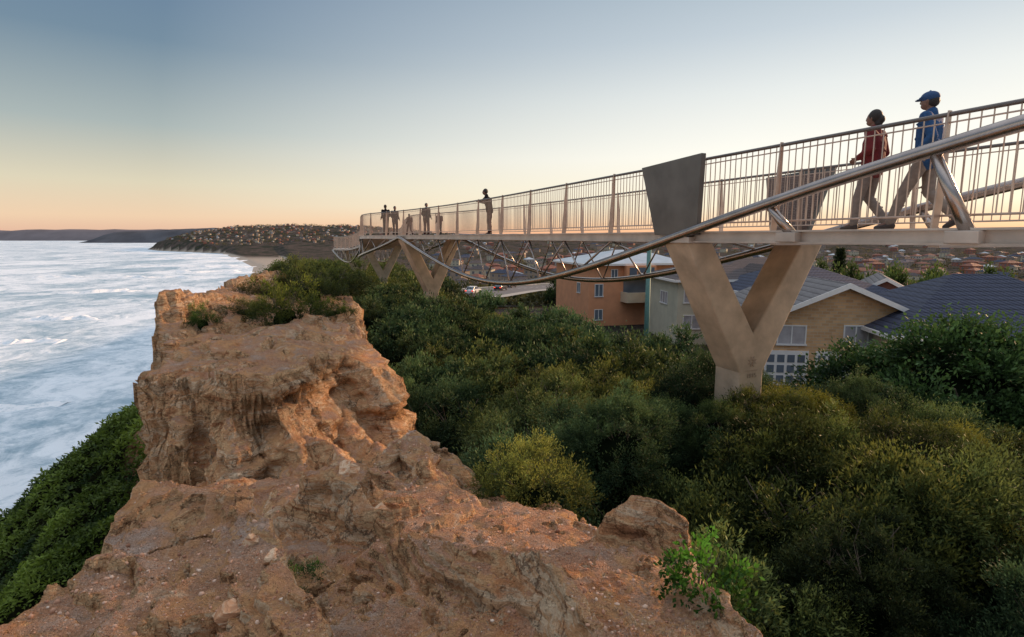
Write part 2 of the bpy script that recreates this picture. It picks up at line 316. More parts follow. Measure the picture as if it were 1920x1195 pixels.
def terrain(x,y,fine=True):
    x=np.asarray(x,float);y=np.asarray(y,float); r=np.hypot(x,y)
    lobe=sm(-4.9,-3.6,x)*sm(7.0,8.2,y)*sm(16,13.5,y)
    am=(.12+.20*sm(5.5,10,y))*sm(60,25,y); a2=(.08+.04*sm(5,10,y))*sm(60,25,y)*(1-.6*lobe)
    wx=x+am*fbm(x*1.3,y*1.3,1.5,4)+a2*fbm(x*5,y*5,7.7,3); wy=y+am*fbm(x*1.3+40,y*1.3,2.5,4)+a2*fbm(x*5,y*5,3.1,3)
    sL=sdist(wx,wy,LE); sR=-sdist(wx,wy,RE); sS=-sdist(x,y,SC)
    cx,cy=np.clip(wx,-16,6),np.clip(wy,-3,34); nearm=y<45
    zl=np.clip(tps(TL,cx,cy),-4.9,-1.95); zu=np.clip(tps(TU,cx,cy),-3.2,-1.2)
    sA=sdist(wx,wy,AR); ka=sm(-.07,.01,sA)*(y<5.6); zl=zl+(-1.95+.10*sm(.45,.05,sA)+.06*fbm(x*2,y*2,1,3)-zl)*ka
    sU=sdist(wx,wy,UF); soft=sm(-4.2,-2.6,wx)
    ku=sm(-.26-.45*soft,.06+.2*soft,sU+.22*fbm(x*1.7,y*1.7,5,3)); zt=zl+(zu-zl)*ku
    for pts_,sl_ in RG: zt=np.where(nearm,ridgemax(wx,wy,zt,pts_,sl_),zt)
    zt=np.where(nearm,zt,-4)
    zr=np.interp(y,[0,30,45,110,300,600,900],[-3.2,-3.2,-4.6,-8,-30,-52,-57])
    z=zt+(zr-zt)*sm(26,36,y)
    zs=np.interp(y,[0,45,110,300],[-6.1,-6.8,-9,-31]); zs=np.where(y>300,zr-1,zs)
    kR=sm(-.15,.6,sR); z=z+(zs-z)*kR
    T=np.interp(r,[0,70,100,200,400,800,3000,8000,11000],[-9.6,-9.8,-12.5,-24,-40,-50,-50,-34,-10])
    far=T; z=z+(far-z)*np.where(y<120,sm(0,7,sS),sm(0,30,sS))
    a=x/np.maximum(y,1); hh=np.interp(a,[-.66,-.61,-.55,-.48,-.40,-.26,-.12,.1,.9,2],[0,.35,.72,.92,1,.94,.62,.40,.44,.5])
    hill=115*hh*np.exp(-((y-3000)/650.)**2)*(1+.12*fbm(x/300,y/300,4,3))
    hill2=np.where(y>4500,60*np.clip(fbm(x/900,y/1500,8,3)+.3,0,1)*sm(5500,8500,y),0)
    z=z+hill+hill2*sm(-.45,-.2,a)
    inside=sm(1.3,.1,sR)*sm(75,40,y); sc=(.42+.68*sm(5.5,9,y))*(1-.55*lobe)
    nz=.14*fbm(x*1.1,y*1.1,5,5,.55)+.10*(1-2*np.abs(fbm(x*2.3,y*2.3,6,5,.55)))-.05
    gul=-.16*sm(.12,0,np.abs(fbm(x*.9+9,y*.9,11,3)))
    z=z+inside*(nz+gul)*sc
    if fine:
        z=z+inside*(.036*fbm(x*11,y*11,2,4)+.014*fbm(x*45,y*45,2,2))*sm(16,7,y)
        c=z*10+2.2*fbm(x*1.8,y*1.8,13,3)+1.3*x; f2=c-np.floor(c); z=z+inside*.9/10*(sm(.38,.62,f2)-f2)*sm(-.15,.1,fbm(x*1.2,y*1.2,21,3))*sm(12,8,y)*(1-.7*lobe)
    fq=3.0; tz_=z*fq+1.5*fbm(x*.7,y*.7,3,3); fr_=tz_-np.floor(tz_); z=z+inside*.7/fq*(sm(.3,.7,fr_)-fr_)*np.where(y<7,.4,1)*(1-.7*lobe)
    P=np.interp(sL,PD,PP); z=z+(-62-z)*P*np.where(sL>0,1,0)
    z=z+np.where((sL>.2)&(y<400),1,0)*sm(.6,2.0,sL)*(.6*fbm(x*.35,y*.35,9,4))*sm(60,30,sL)
    rock=sm(1.1,.6,sL)*sm(.9,.45,sR)*sm(60,45,y)
    sand=sm(-55,-57,z)*sm(800,1000,y)*sm(3000,2600,y)*sm(-.36,-.40,a)
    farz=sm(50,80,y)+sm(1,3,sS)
    return z,sL,sR,sS,rock,np.clip(sand,0,1),np.clip(farz,0,1)
ys=np.concatenate([np.geomspace(.9,2.2,60),np.geomspace(2.21,5.8,420),np.geomspace(5.82,18,460),np.geomspace(18.1,45,130),np.geomspace(45.3,11000,230)]); as_=np.concatenate([np.linspace(-1.55,-.96,70),np.linspace(-.957,.52,640),np.linspace(.525,1.75,110)])
Yg,Ag=np.meshgrid(ys,as_,indexing='ij'); Xg=Ag*(Yg+.6); 
Z,sL,sR,sS,rk,sd,fz=terrain(Xg,Yg)
from numpy import gradient as grd
dzc=grd(Z,axis=1)/np.maximum(grd(Xg,axis=1),1e-6); dzr=grd(Z,axis=0)/grd(Yg,axis=0)-dzc*(grd(Xg,axis=0)/grd(Yg,axis=0))
gm=np.hypot(dzc,dzr)+1e-6
def blur(a,k=5):
    for _ in range(k): a=(a+np.roll(a,1,0)+np.roll(a,-1,0)+np.roll(a,1,1)+np.roll(a,-1,1))/5
    return a
ux,uy=blur(-dzc/gm,10),blur(-dzr/gm,10); st=blur(np.clip(gm-.6,0,2)/2); dm=st*rk*(Yg<40)*(.30+.70*sm(5,9,Yg))
D=dm*(.36*fbm(Xg*.8,Yg*.8,Z*4.0,4)+.22*fbm(Xg*3,Yg*3,Z*7,3)); Xd=Xg+ux*D; Yd=Yg+uy*D
nr,nc=Z.shape; V=np.c_[Xd.ravel(),Yd.ravel(),Z.ravel()]
idx=np.arange(nr*nc).reshape(nr,nc); Q=np.c_[idx[:-1,:-1].ravel(),idx[:-1,1:].ravel(),idx[1:,1:].ravel(),idx[1:,:-1].ravel()]
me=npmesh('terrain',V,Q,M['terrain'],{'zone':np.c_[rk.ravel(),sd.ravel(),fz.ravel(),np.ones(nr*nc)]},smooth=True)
tag(link(bpy.data.objects.new('terrain',me)),kind='structure')
def tz(x,y): return float(terrain(np.array([x]),np.array([y]),False)[0][0])
# ------------------------------------------------------------ sea
def seamat():
    m,nt,bs=newmat('milky_sea'); g=N(nt,'ShaderNodeNewGeometry'); P=g.outputs['Position']
    mp=N(nt,'ShaderNodeMapping'); mp.inputs['Rotation'].default_value=(0,0,math.radians(-18)); mp.inputs['Scale'].default_value=(1,.55,1); nt.links.new(P,mp.inputs['Vector'])
    mp2=N(nt,'ShaderNodeMapping'); mp2.inputs['Rotation'].default_value=(0,0,math.radians(35)); mp2.inputs['Scale'].default_value=(1,.7,1); nt.links.new(P,mp2.inputs['Vector'])
    big=noise(nt,mp.outputs[0],.010,6,.6,1.2); mid=noise(nt,mp2.outputs[0],.040,9,.68,2.2); fine=noise(nt,P,.3,9,.70,1.2)
    s=math_(nt,'ADD',math_(nt,'MULTIPLY',big,.46),math_(nt,'ADD',math_(nt,'MULTIPLY',mid,.38),math_(nt,'MULTIPLY',fine,.22)))
    foam=ramp(nt,s,[(.40,(0,0,0)),(.47,(.3,.3,.3)),(.52,(.65,.65,.65)),(.58,(1,1,1))])
    c=mix(nt,foam,(.14,.31,.42),(.88,.94,.99))
    nt.links.new(c,bs.inputs['Base Color']); nt.links.new(ramp(nt,foam,[(0,(.35,)*3),(1,(.9,)*3)]),bs.inputs['Roughness'])
    b1=bump(nt,None,mid,.6,3.0); bump(nt,bs,fine,.5,.5,b1); return m
mb=MB()
mb.add([(-40000,-300,-60),(3000,-300,-60),(3000,45000,-60),(-40000,45000,-60)],[(0,1,2,3)])
tag(mb.build('sea',seamat()),kind='structure')
m,nt,bs=newmat('wave_foam'); P=N(nt,'ShaderNodeNewGeometry').outputs['Position']
nt.links.new(ramp(nt,noise(nt,P,.25,8,.7),[(.3,(.36,.52,.60)),(.48,(.92,.95,.98))]),bs.inputs['Base Color']); bs.inputs['Roughness'].default_value=.7; bump(nt,bs,noise(nt,P,.6,8,.7),.8,.5); M['foam']=m
for (px,py,L,h,wd) in [(105,600,60,4.2,16),(185,548,80,4.5,20),(60,640,40,2.6,12),(40,760,36,1.8,10),(250,520,110,4.0,24),(330,520,90,3,20),(290,500,160,4,30),(400,500,120,3,30),(350,485,260,5,50),(120,520,120,3.5,20),(230,475,300,5,60),(430,490,200,4,70),(410,478,320,5,100),(370,510,150,4,50),(440,500,120,4,60),(420,484,260,4,80),(450,510,90,3,50)]:
    c=G(px,py,-60); vs=[];fs=[];nu,nv=60,14
    for i in range(nu):
        u=i/(nu-1); e=math.sin(math.pi*u)**.7
        for j in range(nv):
            v=j/(nv-1); hz=h*e*math.sin(math.pi*v)**1.6*(.55+.6*float(fbm(u*14,v*3,px,3)))
            vs.append((c[0]+(u-.5)*L+float(vn(u*6,0,px))*4,c[1]+(v-.5)*wd*(.4+.6*e)+float(fbm(u*4,5,px,3))*wd,-60.08+hz))
    for i in range(nu-1):
        for j in range(nv-1):
            a=i*nv+j; fs.append((a,a+nv,a+nv+1,a+1))
    b=MB(); b.add(vs,fs); tag(b.build('water',M['foam'],smooth=True),kind='structure')
# ------------------------------------------------------------ far headlands
def ridge(name,D,pts,base,thick,cfun):
    b=MB();vs=[];n=120
    for i in range(n):
        px=pts[0][0]+(pts[-1][0]-pts[0][0])*i/(n-1); py=np.interp(px,[p[0] for p in pts],[p[1] for p in pts])
        x,y,z=W(px,py,D); z+=float(fbm(np.array([x/260.]),np.array([0.]),D,4)[0])*D*.0016
        z=max(z,base+1)
        vs+= [(x,y-thick,base),(x,y-thick*.4,base+(z-base)*.75),(x,y,z),(x,y+thick,base)]
    fs=[]
    for i in range(n-1):
        for j in range(3): a=i*4+j; fs.append((a,a+1,a+5,a+4))
    b.add(vs,fs); tag(b.build(name,cfun,smooth=True),kind='structure')
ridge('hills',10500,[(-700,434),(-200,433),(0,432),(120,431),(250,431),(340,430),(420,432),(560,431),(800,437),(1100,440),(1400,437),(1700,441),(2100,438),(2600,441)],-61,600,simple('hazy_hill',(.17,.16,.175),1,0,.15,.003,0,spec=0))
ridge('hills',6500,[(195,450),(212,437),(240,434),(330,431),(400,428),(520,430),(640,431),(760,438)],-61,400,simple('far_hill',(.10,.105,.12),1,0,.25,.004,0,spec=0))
# ------------------------------------------------------------ foliage
def leaves(pos,dr,ln,wd,tint):
    n=len(pos); dr=dr/np.linalg.norm(dr,axis=1,keepdims=True); r=rng.normal(size=(n,3)); sd=np.cross(dr,r); sd/=np.linalg.norm(sd,axis=1,keepdims=True)+1e-9
    ln=np.broadcast_to(ln,(n,))[:,None]; wd=np.broadcast_to(wd,(n,))[:,None]
    V=np.stack([pos,pos+dr*ln*.45+sd*wd*.5,pos+dr*ln,pos+dr*ln*.45-sd*wd*.5],1).reshape(-1,3)
    Q=np.arange(4*n).reshape(n,4); T=np.repeat(np.clip(tint,0,1),4); return V,Q,np.c_[T,T,T,np.ones(4*n)]
def crown_mesh(name,R,H,nl,clumps,ln,wd,cr,base=.25,bright=1.0,upb=.3,rag=.3):
    u=rng.normal(size=(clumps,3)); u[:,2]=np.abs(u[:,2])-.25; u/=np.linalg.norm(u,axis=1,keepdims=True)
    lump=1+rag*fbm(u[:,0]*1.6+rng.random()*50,u[:,1]*1.6,u[:,2]*1.6,2)*1.6
    rad=(.66+.34*rng.random(clumps))*lump; cen=u*rad[:,None]*np.array([R,R,H*(1-base)]); cen[:,2]+=H*base
    cen[:,2]=np.maximum(cen[:,2],.12*H)
    csz=cr*(.5+.9*rng.random(clumps)**1.5); ct=rng.random(clumps); cw=csz**2; cw/=cw.sum()
    k=rng.choice(clumps,nl,p=cw)
    ns=14; sdir=rng.normal(size=(clumps,ns,3)); sdir/=np.linalg.norm(sdir,axis=2,keepdims=True); sdir+=u[:,None]*.5; sdir[:,:,2]+=.25; sdir/=np.linalg.norm(sdir,axis=2,keepdims=True)
    sp=sdir[k,rng.integers(0,ns,nl)]; rr=rng.random(nl)**.6; pos=cen[k]+(sp*1.05+rng.normal(size=(nl,3))*.16)*(rr*csz[k])[:,None]
    dr=sp*.9+rng.normal(size=(nl,3))*.55+np.array([0,0,upb])
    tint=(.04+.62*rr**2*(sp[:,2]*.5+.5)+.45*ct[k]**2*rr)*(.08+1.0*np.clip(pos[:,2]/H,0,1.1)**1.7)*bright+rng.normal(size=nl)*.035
    V,Q,T=leaves(pos,dr,ln*(.6+.8*rng.random(nl)),wd*(.6+.8*rng.random(nl)),tint)
    return npmesh(name,V,Q,M['leaf'],{'tint':T})
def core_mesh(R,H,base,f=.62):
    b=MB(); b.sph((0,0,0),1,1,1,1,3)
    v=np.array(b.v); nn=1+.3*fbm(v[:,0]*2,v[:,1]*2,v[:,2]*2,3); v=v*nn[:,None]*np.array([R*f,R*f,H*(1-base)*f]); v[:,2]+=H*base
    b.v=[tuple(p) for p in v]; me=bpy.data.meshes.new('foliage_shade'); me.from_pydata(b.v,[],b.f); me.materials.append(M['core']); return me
def stems_mesh(R,H,n=6,r=.03,low=-.4):
    b=MB()
    for i in range(n):
        a=i*2.4+random.random(); q=R*(.3+.5*random.random())
        pts=[(0.03*math.cos(a),.03*math.sin(a),low),(q*.3*math.cos(a),q*.3*math.sin(a),H*.3),(q*.7*math.cos(a+.3),q*.7*math.sin(a+.3),H*.6),(q*math.cos(a),q*math.sin(a),H*.88)]
        b.tube(pts,[r,r*.8,r*.55,r*.2],6)
        for j in range(3):
            p=Vector(pts[2]); e=p+Vector((random.uniform(-.4,.4)*R,random.uniform(-.4,.4)*R,H*random.uniform(.1,.35))); b.tube([p,e],[r*.4,r*.12],5)
    me=bpy.data.meshes.new('branches'); me.from_pydata(b.v,[],b.f); me.materials.append(M['bark']); return me
BV=[]
for i in range(6):
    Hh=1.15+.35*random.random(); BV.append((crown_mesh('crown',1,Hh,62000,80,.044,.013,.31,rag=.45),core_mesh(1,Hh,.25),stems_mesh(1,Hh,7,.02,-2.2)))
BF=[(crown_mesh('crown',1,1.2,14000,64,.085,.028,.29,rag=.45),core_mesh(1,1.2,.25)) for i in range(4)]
def bush(x,y,z,R,H,colr,label,group=None,var=None,far=False,name='scrub_bush',cat='bush'):
    o=empty(name,(x,y,z),random.random()*6.28); tag(o,label,cat,group)
    vs=(random.choice(BF) if far else random.choice(BV)) if var is None else var
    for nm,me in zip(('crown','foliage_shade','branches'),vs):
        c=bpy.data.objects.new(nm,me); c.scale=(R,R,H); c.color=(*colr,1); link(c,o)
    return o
oq=W(1000,940,7.0)
SL='dense low coastal shrub in the green thicket under and beside the footbridge'; SG='shrubs of the thicket below the bridge'
pts=[]; y=3.0
while y<46:
    sp=1.50+y*.034; x=-14.
    while x<16:
        jx=x+random.uniform(-.5,.5)*sp; jy=y+random.uniform(-.5,.5)*sp; pts.append((jx,jy,sp)); x+=sp
    y+=sp*.80
arr=np.array(pts); zz,l_,r_,s_,*_=terrain(arr[:,0],arr[:,1],False)
for (x,y,sp),z,sr,ss in zip(pts,zz,r_,s_):
    if sr<.75 or ss>.6 or abs(x)/y>1.5: continue
    if y<3.6 and x<2.6: continue
    dq=math.hypot(x-oq[0],y-oq[1]); dp=math.hypot(x-4.6,y-11.2)
    if dq<1.5: continue
    n=float(vn(x*.45,y*.45,3.3)); R=sp*(.48+.45*random.random()); pxx=x/y
    if sr<1.3: R=min(R,.75)
    top=float(np.interp(y,[3.5,6,10,12,16,24,32,40],[-3.8,-3.3,-3.2,-3.4,-3.95,-4.05,-4.5,-4.9]))+.42*n+.28*random.uniform(-1,1)-.45*float(sm(2.2,.9,sr))
    top-=.35*float(sm(.25,.35,pxx)*sm(9,11,y)*sm(1.5,2.2,dp)); top+=1.3*float(sm(-.07,-.15,pxx)*sm(20,26,y)); top+=.30*float(sm(2.0,1.2,dp))
    if dq<2.6: top-=.5
    s=R*1.05; zb=max(top-1.42*s,z-.1)
    gold=np.clip(-.12+1.0*float(vn(x*.35+5,y*.35,8.8))+.62*sm(.38,.6,pxx)*sm(6.3,8,y)+.15*(y>16)-.3*(y<5.5),0,1)
    c=np.array([.82,1.10,1.15])*(1-gold)+np.array([2.3,1.70,.65])*gold; c*=.55+.80*random.random()
    bush(x,y,zb,R,s,tuple(c),SL,SG,far=y>17)
for (x,y,tp,R,c) in [(3.95,10.25,-3.05,.75,(1.1,1.2,.9)),(4.9,10.35,-2.95,.7,(1.8,1.5,.6)),(5.7,10.7,-2.95,.85,(2.0,1.6,.6)),(3.1,10.9,-3.2,.8,(.9,1.1,1.0))]:
    bush(x,y,tp-1.38*R,R,R,c,SL,SG)
for i in range(110):
    y=random.uniform(34,120); a=-.40+.25*random.random()
    x=a*y; z=tz(x,y); s=min(1.4+y*.022,(-.045*y-z)/1.3)
    if s<.5: continue
    bush(x,y,z-.2,s*1.2,s,tuple(np.array([1.1,1.1,.7])*(.6+.6*random.random())),'rounded shrub on the ridge beyond the red rock, under the far end of the bridge','shrubs on the far ridge',far=True)
OL=(crown_mesh('crown',1,1.1,11000,60,.070,.018,.3,.25,1.3,rag=.5),core_mesh(1,1.1,.2,.35),stems_mesh(1,1.1,9,.018))
OM=(crown_mesh('crown',1,.9,24000,90,.050,.013,.24,.25,1.5,rag=.2),core_mesh(1,.9,.2,.5),stems_mesh(1,.9,9,.018))
z0=tz(oq[0],oq[1])-.05; bush(oq[0],oq[1],z0,.74,max(.45,(W(1000,830,7.0)[2]-z0)/1.12),(2.6,2.1,1.1),'olive yellow shrub growing alone at the rock edge in the middle',var=OM,name='olive_shrub')
for px,py,Y,R,tp,c,lb in [(380,615,14.2,.34,572,(1.3,1.6,.7),'small green shrub at the left rim of the red rock top'),
   (460,608,15.8,.62,560,(1.9,1.3,.9),'sparse brownish shrub left of centre on the red rock top'),
   (535,612,15.0,.85,528,(1.8,1.6,.6),'largest olive shrub on the red rock top'),
   (628,600,16.2,.5,562,(1.8,1.6,.6),'small rounded olive shrub at the right end of the red rock top'),
   (580,560,21,1.1,500,(1.2,1.1,.6),'wide dark shrub behind the red rock top'),
   (625,545,24,1.4,492,(1.3,1.2,.6),'tall dark shrub right behind the rock knob'),
   (560,530,27,1.1,484,(1.4,1.2,.6),'dark shrub standing on the rock knob'),
   (500,550,21,.9,520,(1.9,1.1,.8),'reddish brown shrub below the rock knob')]:
    q=W(px,py,Y); z0=tz(q[0],q[1])-.1; zt_=W(px,tp,Y)[2]; bush(q[0],q[1],z0,R,max(.25,(zt_-z0)/1.2),c,lb,name='rock_shrub',var=OL)
bl=crown_mesh('crown',1,1,1300,30,.12,.075,.30,.2,2.0)
q=W(1310,1110,3.55); gp=empty('leafy_plant',(q[0],q[1],max(q[2],tz(q[0],q[1])-.1))); tag(gp,'bright green broad leaved plant hanging over the right rock edge','plant')
c=link(bpy.data.objects.new('foliage',bl),gp); c.scale=(.29,.27,.34); c.color=(1.35,2.3,.6,1)
c=link(bpy.data.objects.new('stem',stems_mesh(1,1,7,.02)),gp); c.scale=(.24,.24,.30)
q=W(540,1015,3.95)
sp_=crown_mesh('crown',1,1,1500,22,.12,.03,.30,.2,1.4)
gp=empty('creeping_weed',(q[0],q[1],tz(q[0],q[1])+.01)); tag(gp,'small dark creeping weed in the dirt dip between the front rocks','weed')
c=link(bpy.data.objects.new('foliage',sp_),gp); c.scale=(.20,.20,.17); c.color=(1.3,1.9,.8,1)
q=W(1765,700,18); big=crown_mesh('crown',4.1,6.4,85000,190,.14,.08,.85,.38,1.0,rag=.15)
bt=empty('broadleaf_tree',(q[0]+.5,q[1],-9.0)); tag(bt,'big dense dark green tree in front of the blue tiled roof','tree')
c=link(bpy.data.objects.new('crown',big),bt); c.color=(.65,1.0,.75,1); c.scale=(1,1,.93)
c=link(bpy.data.objects.new('foliage_shade',core_mesh(4.1,6.4,.38,.76)),bt); c.scale=(1,1,.93); c=link(bpy.data.objects.new('trunk',stems_mesh(3.2,5.2,7,.16)),bt)
n=330000; yy=np.exp(rng.uniform(math.log(3.5),math.log(60),n)); xx=-yy*rng.uniform(.35,1.5,n); z_,l_,r_,s_,*_=terrain(xx,yy,False)
k=(l_>.55+.4*vn(xx*1.5,yy*1.5,2))&(l_<16); xx,yy,z_=xx[k],yy[k],z_[k]; nn=len(xx)
cl=fbm(xx*1.1,yy*1.1,5.5,3); hgt=(.06+.42*np.clip(cl+.35,0,1))*rng.random(nn)**.7
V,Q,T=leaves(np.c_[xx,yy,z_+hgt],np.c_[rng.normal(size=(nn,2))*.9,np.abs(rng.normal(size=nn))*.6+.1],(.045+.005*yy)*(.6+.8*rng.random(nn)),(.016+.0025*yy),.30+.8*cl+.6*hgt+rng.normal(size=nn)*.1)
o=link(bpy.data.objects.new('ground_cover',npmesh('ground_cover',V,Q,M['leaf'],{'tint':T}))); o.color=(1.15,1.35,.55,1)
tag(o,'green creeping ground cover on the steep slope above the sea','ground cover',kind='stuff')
# ------------------------------------------------------------ loose stones and gravel
n=22000; yy=np.exp(rng.uniform(math.log(2.0),math.log(9),n)); xx=yy*rng.uniform(-.95,.6,n); z_,l_,r_,s_,*_=terrain(xx,yy); z2=terrain(xx+.03,yy+.03)[0]; k=(l_<-.03)&(r_<.1)&(np.abs(z2-z_)<.03)
dens=fbm(xx*1.3,yy*1.3,2.2,3); k&=(dens+.25*rng.normal(size=n)>-.05)
xx,yy,z_=xx[k],yy[k],z_[k]; nn=len(xx); b=MB(); b.sph((0,0,0),1,sub=1); U=np.array(b.v); Fc=np.array(b.f)
S=(.0025+.011*rng.random(nn)**6)*(.6+.20*yy); J=1+.22*rng.normal(size=(nn,len(U),1))
ax=rng.uniform(.6,1.3,(nn,1,3)); VV=(U[None]*J*ax*S[:,None,None]+np.stack([xx,yy,z_+S*.2],1)[:,None]).reshape(-1,3)
FF=(Fc[None]+(np.arange(nn)*len(U))[:,None,None]).reshape(-1,3)
T=np.repeat(rng.random(nn),len(U))
m,nt,bs=newmat('gravel'); at=N(nt,'ShaderNodeVertexColor',layer_name='tint'); nt.links.new(ramp(nt,at.outputs[0],[(0,(.30,.15,.09)),(.6,(.56,.32,.21)),(.93,(.66,.47,.35)),(1,(.74,.62,.50))]),bs.inputs['Base Color']); bs.inputs['Roughness'].default_value=1
o=link(bpy.data.objects.new('gravel',npmesh('gravel',VV,FF,m,{'tint':np.c_[T,T,T,T*0+1]}))); tag(o,'small gravel scattered over the orange dirt','gravel',kind='stuff')
def rockobj(px,py,z,sx,sy,sz,rz,lb,grp=None,sub=4,tilt=0):
    x,y,_=G(px,py,z); zz=tz(x,y); b=MB(); b.sph((0,0,0),1,sub=sub); v=np.array(b.v); s=px*.37
    for i in range(16):
        nrm=rng.normal(size=3); nrm/=np.linalg.norm(nrm); d=.5+.3*rng.random(); dd=v@nrm-d; v=v-np.where(dd>0,dd,0)[:,None]*nrm
    f=1+.06*fbm(v[:,0]*5+s,v[:,1]*5,v[:,2]*10,3)
    v=v*f[:,None]*np.array([sx,sy,sz])*1.4; b.v=[tuple(p) for p in v]
    o=b.build('rock',M['rock']); o.location=(x,y,zz-sz*.1); o.rotation_euler=(tilt,tilt*.5,rz); tag(o,lb,'rock',grp)
for a in [(430,1150,-1.93,.09,.06,.05,.5,'pale angular stone at the front of the left rock shelf'),
 (520,1075,-1.95,.06,.04,.05,1,'pale stone at the right rim of the left rock shelf'),
 (475,1045,-1.95,.05,.035,.04,.2,'cream coloured stone on the left rock shelf'),
 (650,975,-2.7,.09,.06,.12,2,'broken orange stone at the foot of the middle rock crest'),
 (710,1000,-2.65,.08,.05,.07,.7,'angular stone right of the middle rock crest'),
 (590,890,-2.5,.09,.06,.17,.3,'jagged stone on top of the middle rock crest'),
 (625,905,-2.5,.06,.05,.15,1.9,'upright splinter of stone beside the jagged crest stone'),
 (655,935,-2.5,.10,.06,.14,1.4,'jagged stone on the right side of the middle rock crest')]: rockobj(*a,tilt=.4)
# ------------------------------------------------------------ footbridge
cp=[(7.51-.403*y,y) for y in (-4,0,4,8,12,16,20)]+[(7.51-.403*25-.30,25),(7.51-.403*30-1.15,30),(-9.0,34.5),(-10.5,40),(-12.3,48),(-16.0,57),(-20.6,66),(-26,76)]
cp=np.array(cp); tt=np.r_[0,np.cumsum(np.hypot(*np.diff(cp,axis=0).T))]
dense=np.linspace(0,tt[-1],900); kx=np.interp(dense,tt,cp[:,0]); ky=np.interp(dense,tt,cp[:,1])
w=np.hanning(75); w/=w.sum()
def smo(a):
    p=np.r_[a[0]+(np.arange(-37,0))*(a[1]-a[0]),a,a[-1]+np.arange(1,38)*(a[-1]-a[-2])]; return np.convolve(p,w,'valid')
kx,ky=smo(kx),smo(ky); ss=np.r_[0,np.cumsum(np.hypot(np.diff(kx),np.diff(ky)))]; s0=np.interp(10.7,ky,ss); ss-=s0
SMIN=-13.5; SMAX=float(np.interp(65.5,ky,ss))
def fr(s):
    x=np.interp(s,ss,kx);y=np.interp(s,ss,ky);x2=np.interp(s+.05,ss,kx);y2=np.interp(s+.05,ss,ky)
    t=Vector((x2-x,y2-y,0)).normalized(); n=Vector((t.y,-t.x,0)); z=-1.3*float(sm(26,56,s)); return Vector((x,y,z)),t,n
def bp(s,l,z): p,t,n=fr(s); return p+n*l+Vector((0,0,z))
WD=3.0; br=empty('footbridge',(0,0,0)); tag(br,'long curved steel footbridge on pale Y shaped concrete pillars','bridge')
sam=np.arange(SMIN,SMAX,.5)
def strip(b,prof):
    n=len(prof);vs=[];fs=[]
    for s in sam:
        for l,z in prof: vs.append(bp(s,l,z))
    for i in range(len(sam)-1):
        for k in range(n): a=i*n+k;c=i*n+(k+1)%n; fs.append((a,c,c+n,a+n))
    fs.append(tuple(range(n))); fs.append(tuple((len(sam)-1)*n+k for k in range(n))); b.add(vs,fs)
b=MB(); strip(b,[(-.02,.02),(WD+.02,.02),(WD+.02,.08),(-.02,.08)]); b.build('deck',M['deck'],br)
for l in (-.10,WD+.10):
    b=MB(); strip(b,[(l-.07,-.09),(l+.07,-.09),(l+.07,-.065),(l+.015,-.065),(l+.015,.075),(l+.07,.075),(l+.07,.10),(l-.07,.10),(l-.07,.075),(l-.015,.075),(l-.015,-.065),(l-.07,-.065)]); b.build('edge_beam',M['deck'],br)
k=math.ceil(SMIN/2.3)
SP=[2.3*i+.15 for i in range(k,int(SMAX/2.3)+1) if 2.3*i+.15<SMAX-.5]
for s in SP:
    p,t,n=fr(s); b=MB(); b.box(p+n*1.5+Vector((0,0,-.055)),(3.1,.12,.13),n,t); b.build('cross_beam',M['deck'],br)
def tubez(s): return -1.55*math.sin(math.pi*s/21) if s<21 else -1.3*abs(math.sin(math.pi*(s-21)/19.7))
for side,l in ((0,0.0),(1,WD)):
    out=-1 if side==0 else 1
    rl=empty('railing',(0,0,0),0,br)
    b=MB(); b.tube([bp(s,l,1.35) for s in sam],.026,10); b.build('handrail',M['rail'],rl,True)
    b=MB(); b.tube([bp(s,l,.24) for s in sam],.015,6); b.build('bottom_rail',M['balu'],rl,True)
    b=MB(); b.tube([bp(s,l,1.26) for s in sam],.010,6); b.build('upper_rail',M['balu'],rl,True)
    for s in SP:
        p,t,n=fr(s); o=n*out; b=MB()
        b.prism([(.02,.02),(.13,.02),(.08,.7),(.03,1.33),(-.02,1.33),(-.02,.3)],p+n*l+Vector((0,0,.06))-t*.009,o,(0,0,1),t*.018); b.build('railing_post',M['balu'],rl)
    bs_=np.arange(SMIN,SMAX,.118); rest=MB()
    lim=sorted(bs_,key=lambda s:abs(s+1)) ; keep=set(np.round([s for s in lim if s>-6.5][:100],3))
    for s in bs_:
        p,t,n=fr(s); q=p+n*l
        if side==0 and round(s,3) in keep:
            b=MB(); b.box(q+Vector((0,0,.795)),(.011,.011,1.11),t,n); b.build('baluster',M['balu'],rl)
        else: rest.box(q+Vector((0,0,.795)),(.011,.011,1.11),t,n)
    r=rest.build('baluster',M['balu'],rl); r['kind']='stuff'
    lt=l+out*.22
    tb=np.arange(SMIN,SMAX,.35); b=MB(); b.tube([bp(s,lt,tubez(s)) for s in tb],.082,16); b.build('curved_tube',M['steel'],br,True)
    for s in SP:
        z=tubez(s)
        if z>.25:
            b=MB(); b.tube([bp(s-.38,l+out*.12,.05),bp(s,lt,z)],[.075,.055],10); b.build('strut',M['steel'],br,True)
            p,t,n=fr(s-.38); b=MB(); b.box(p+n*(l+out*.16)+Vector((0,0,0.0)),(.34,.16,.14),t,n); b.build('strut_bracket',M['deck'],br,bevel=.01)
    for s in SP:
        sm_=s+1.15; z=tubez(sm_)
        if z<-.15 and sm_<SMAX-1:
            b=MB(); b.tube([bp(s,l+out*.05,-.08),bp(sm_,lt,z)],.026,6); b.build('truss_rod',M['steel'],br,True)
            b=MB(); b.tube([bp(min(s+2.3,SMAX),l+out*.05,-.08),bp(sm_,lt,z)],.026,6); b.build('truss_rod',M['steel'],br,True)
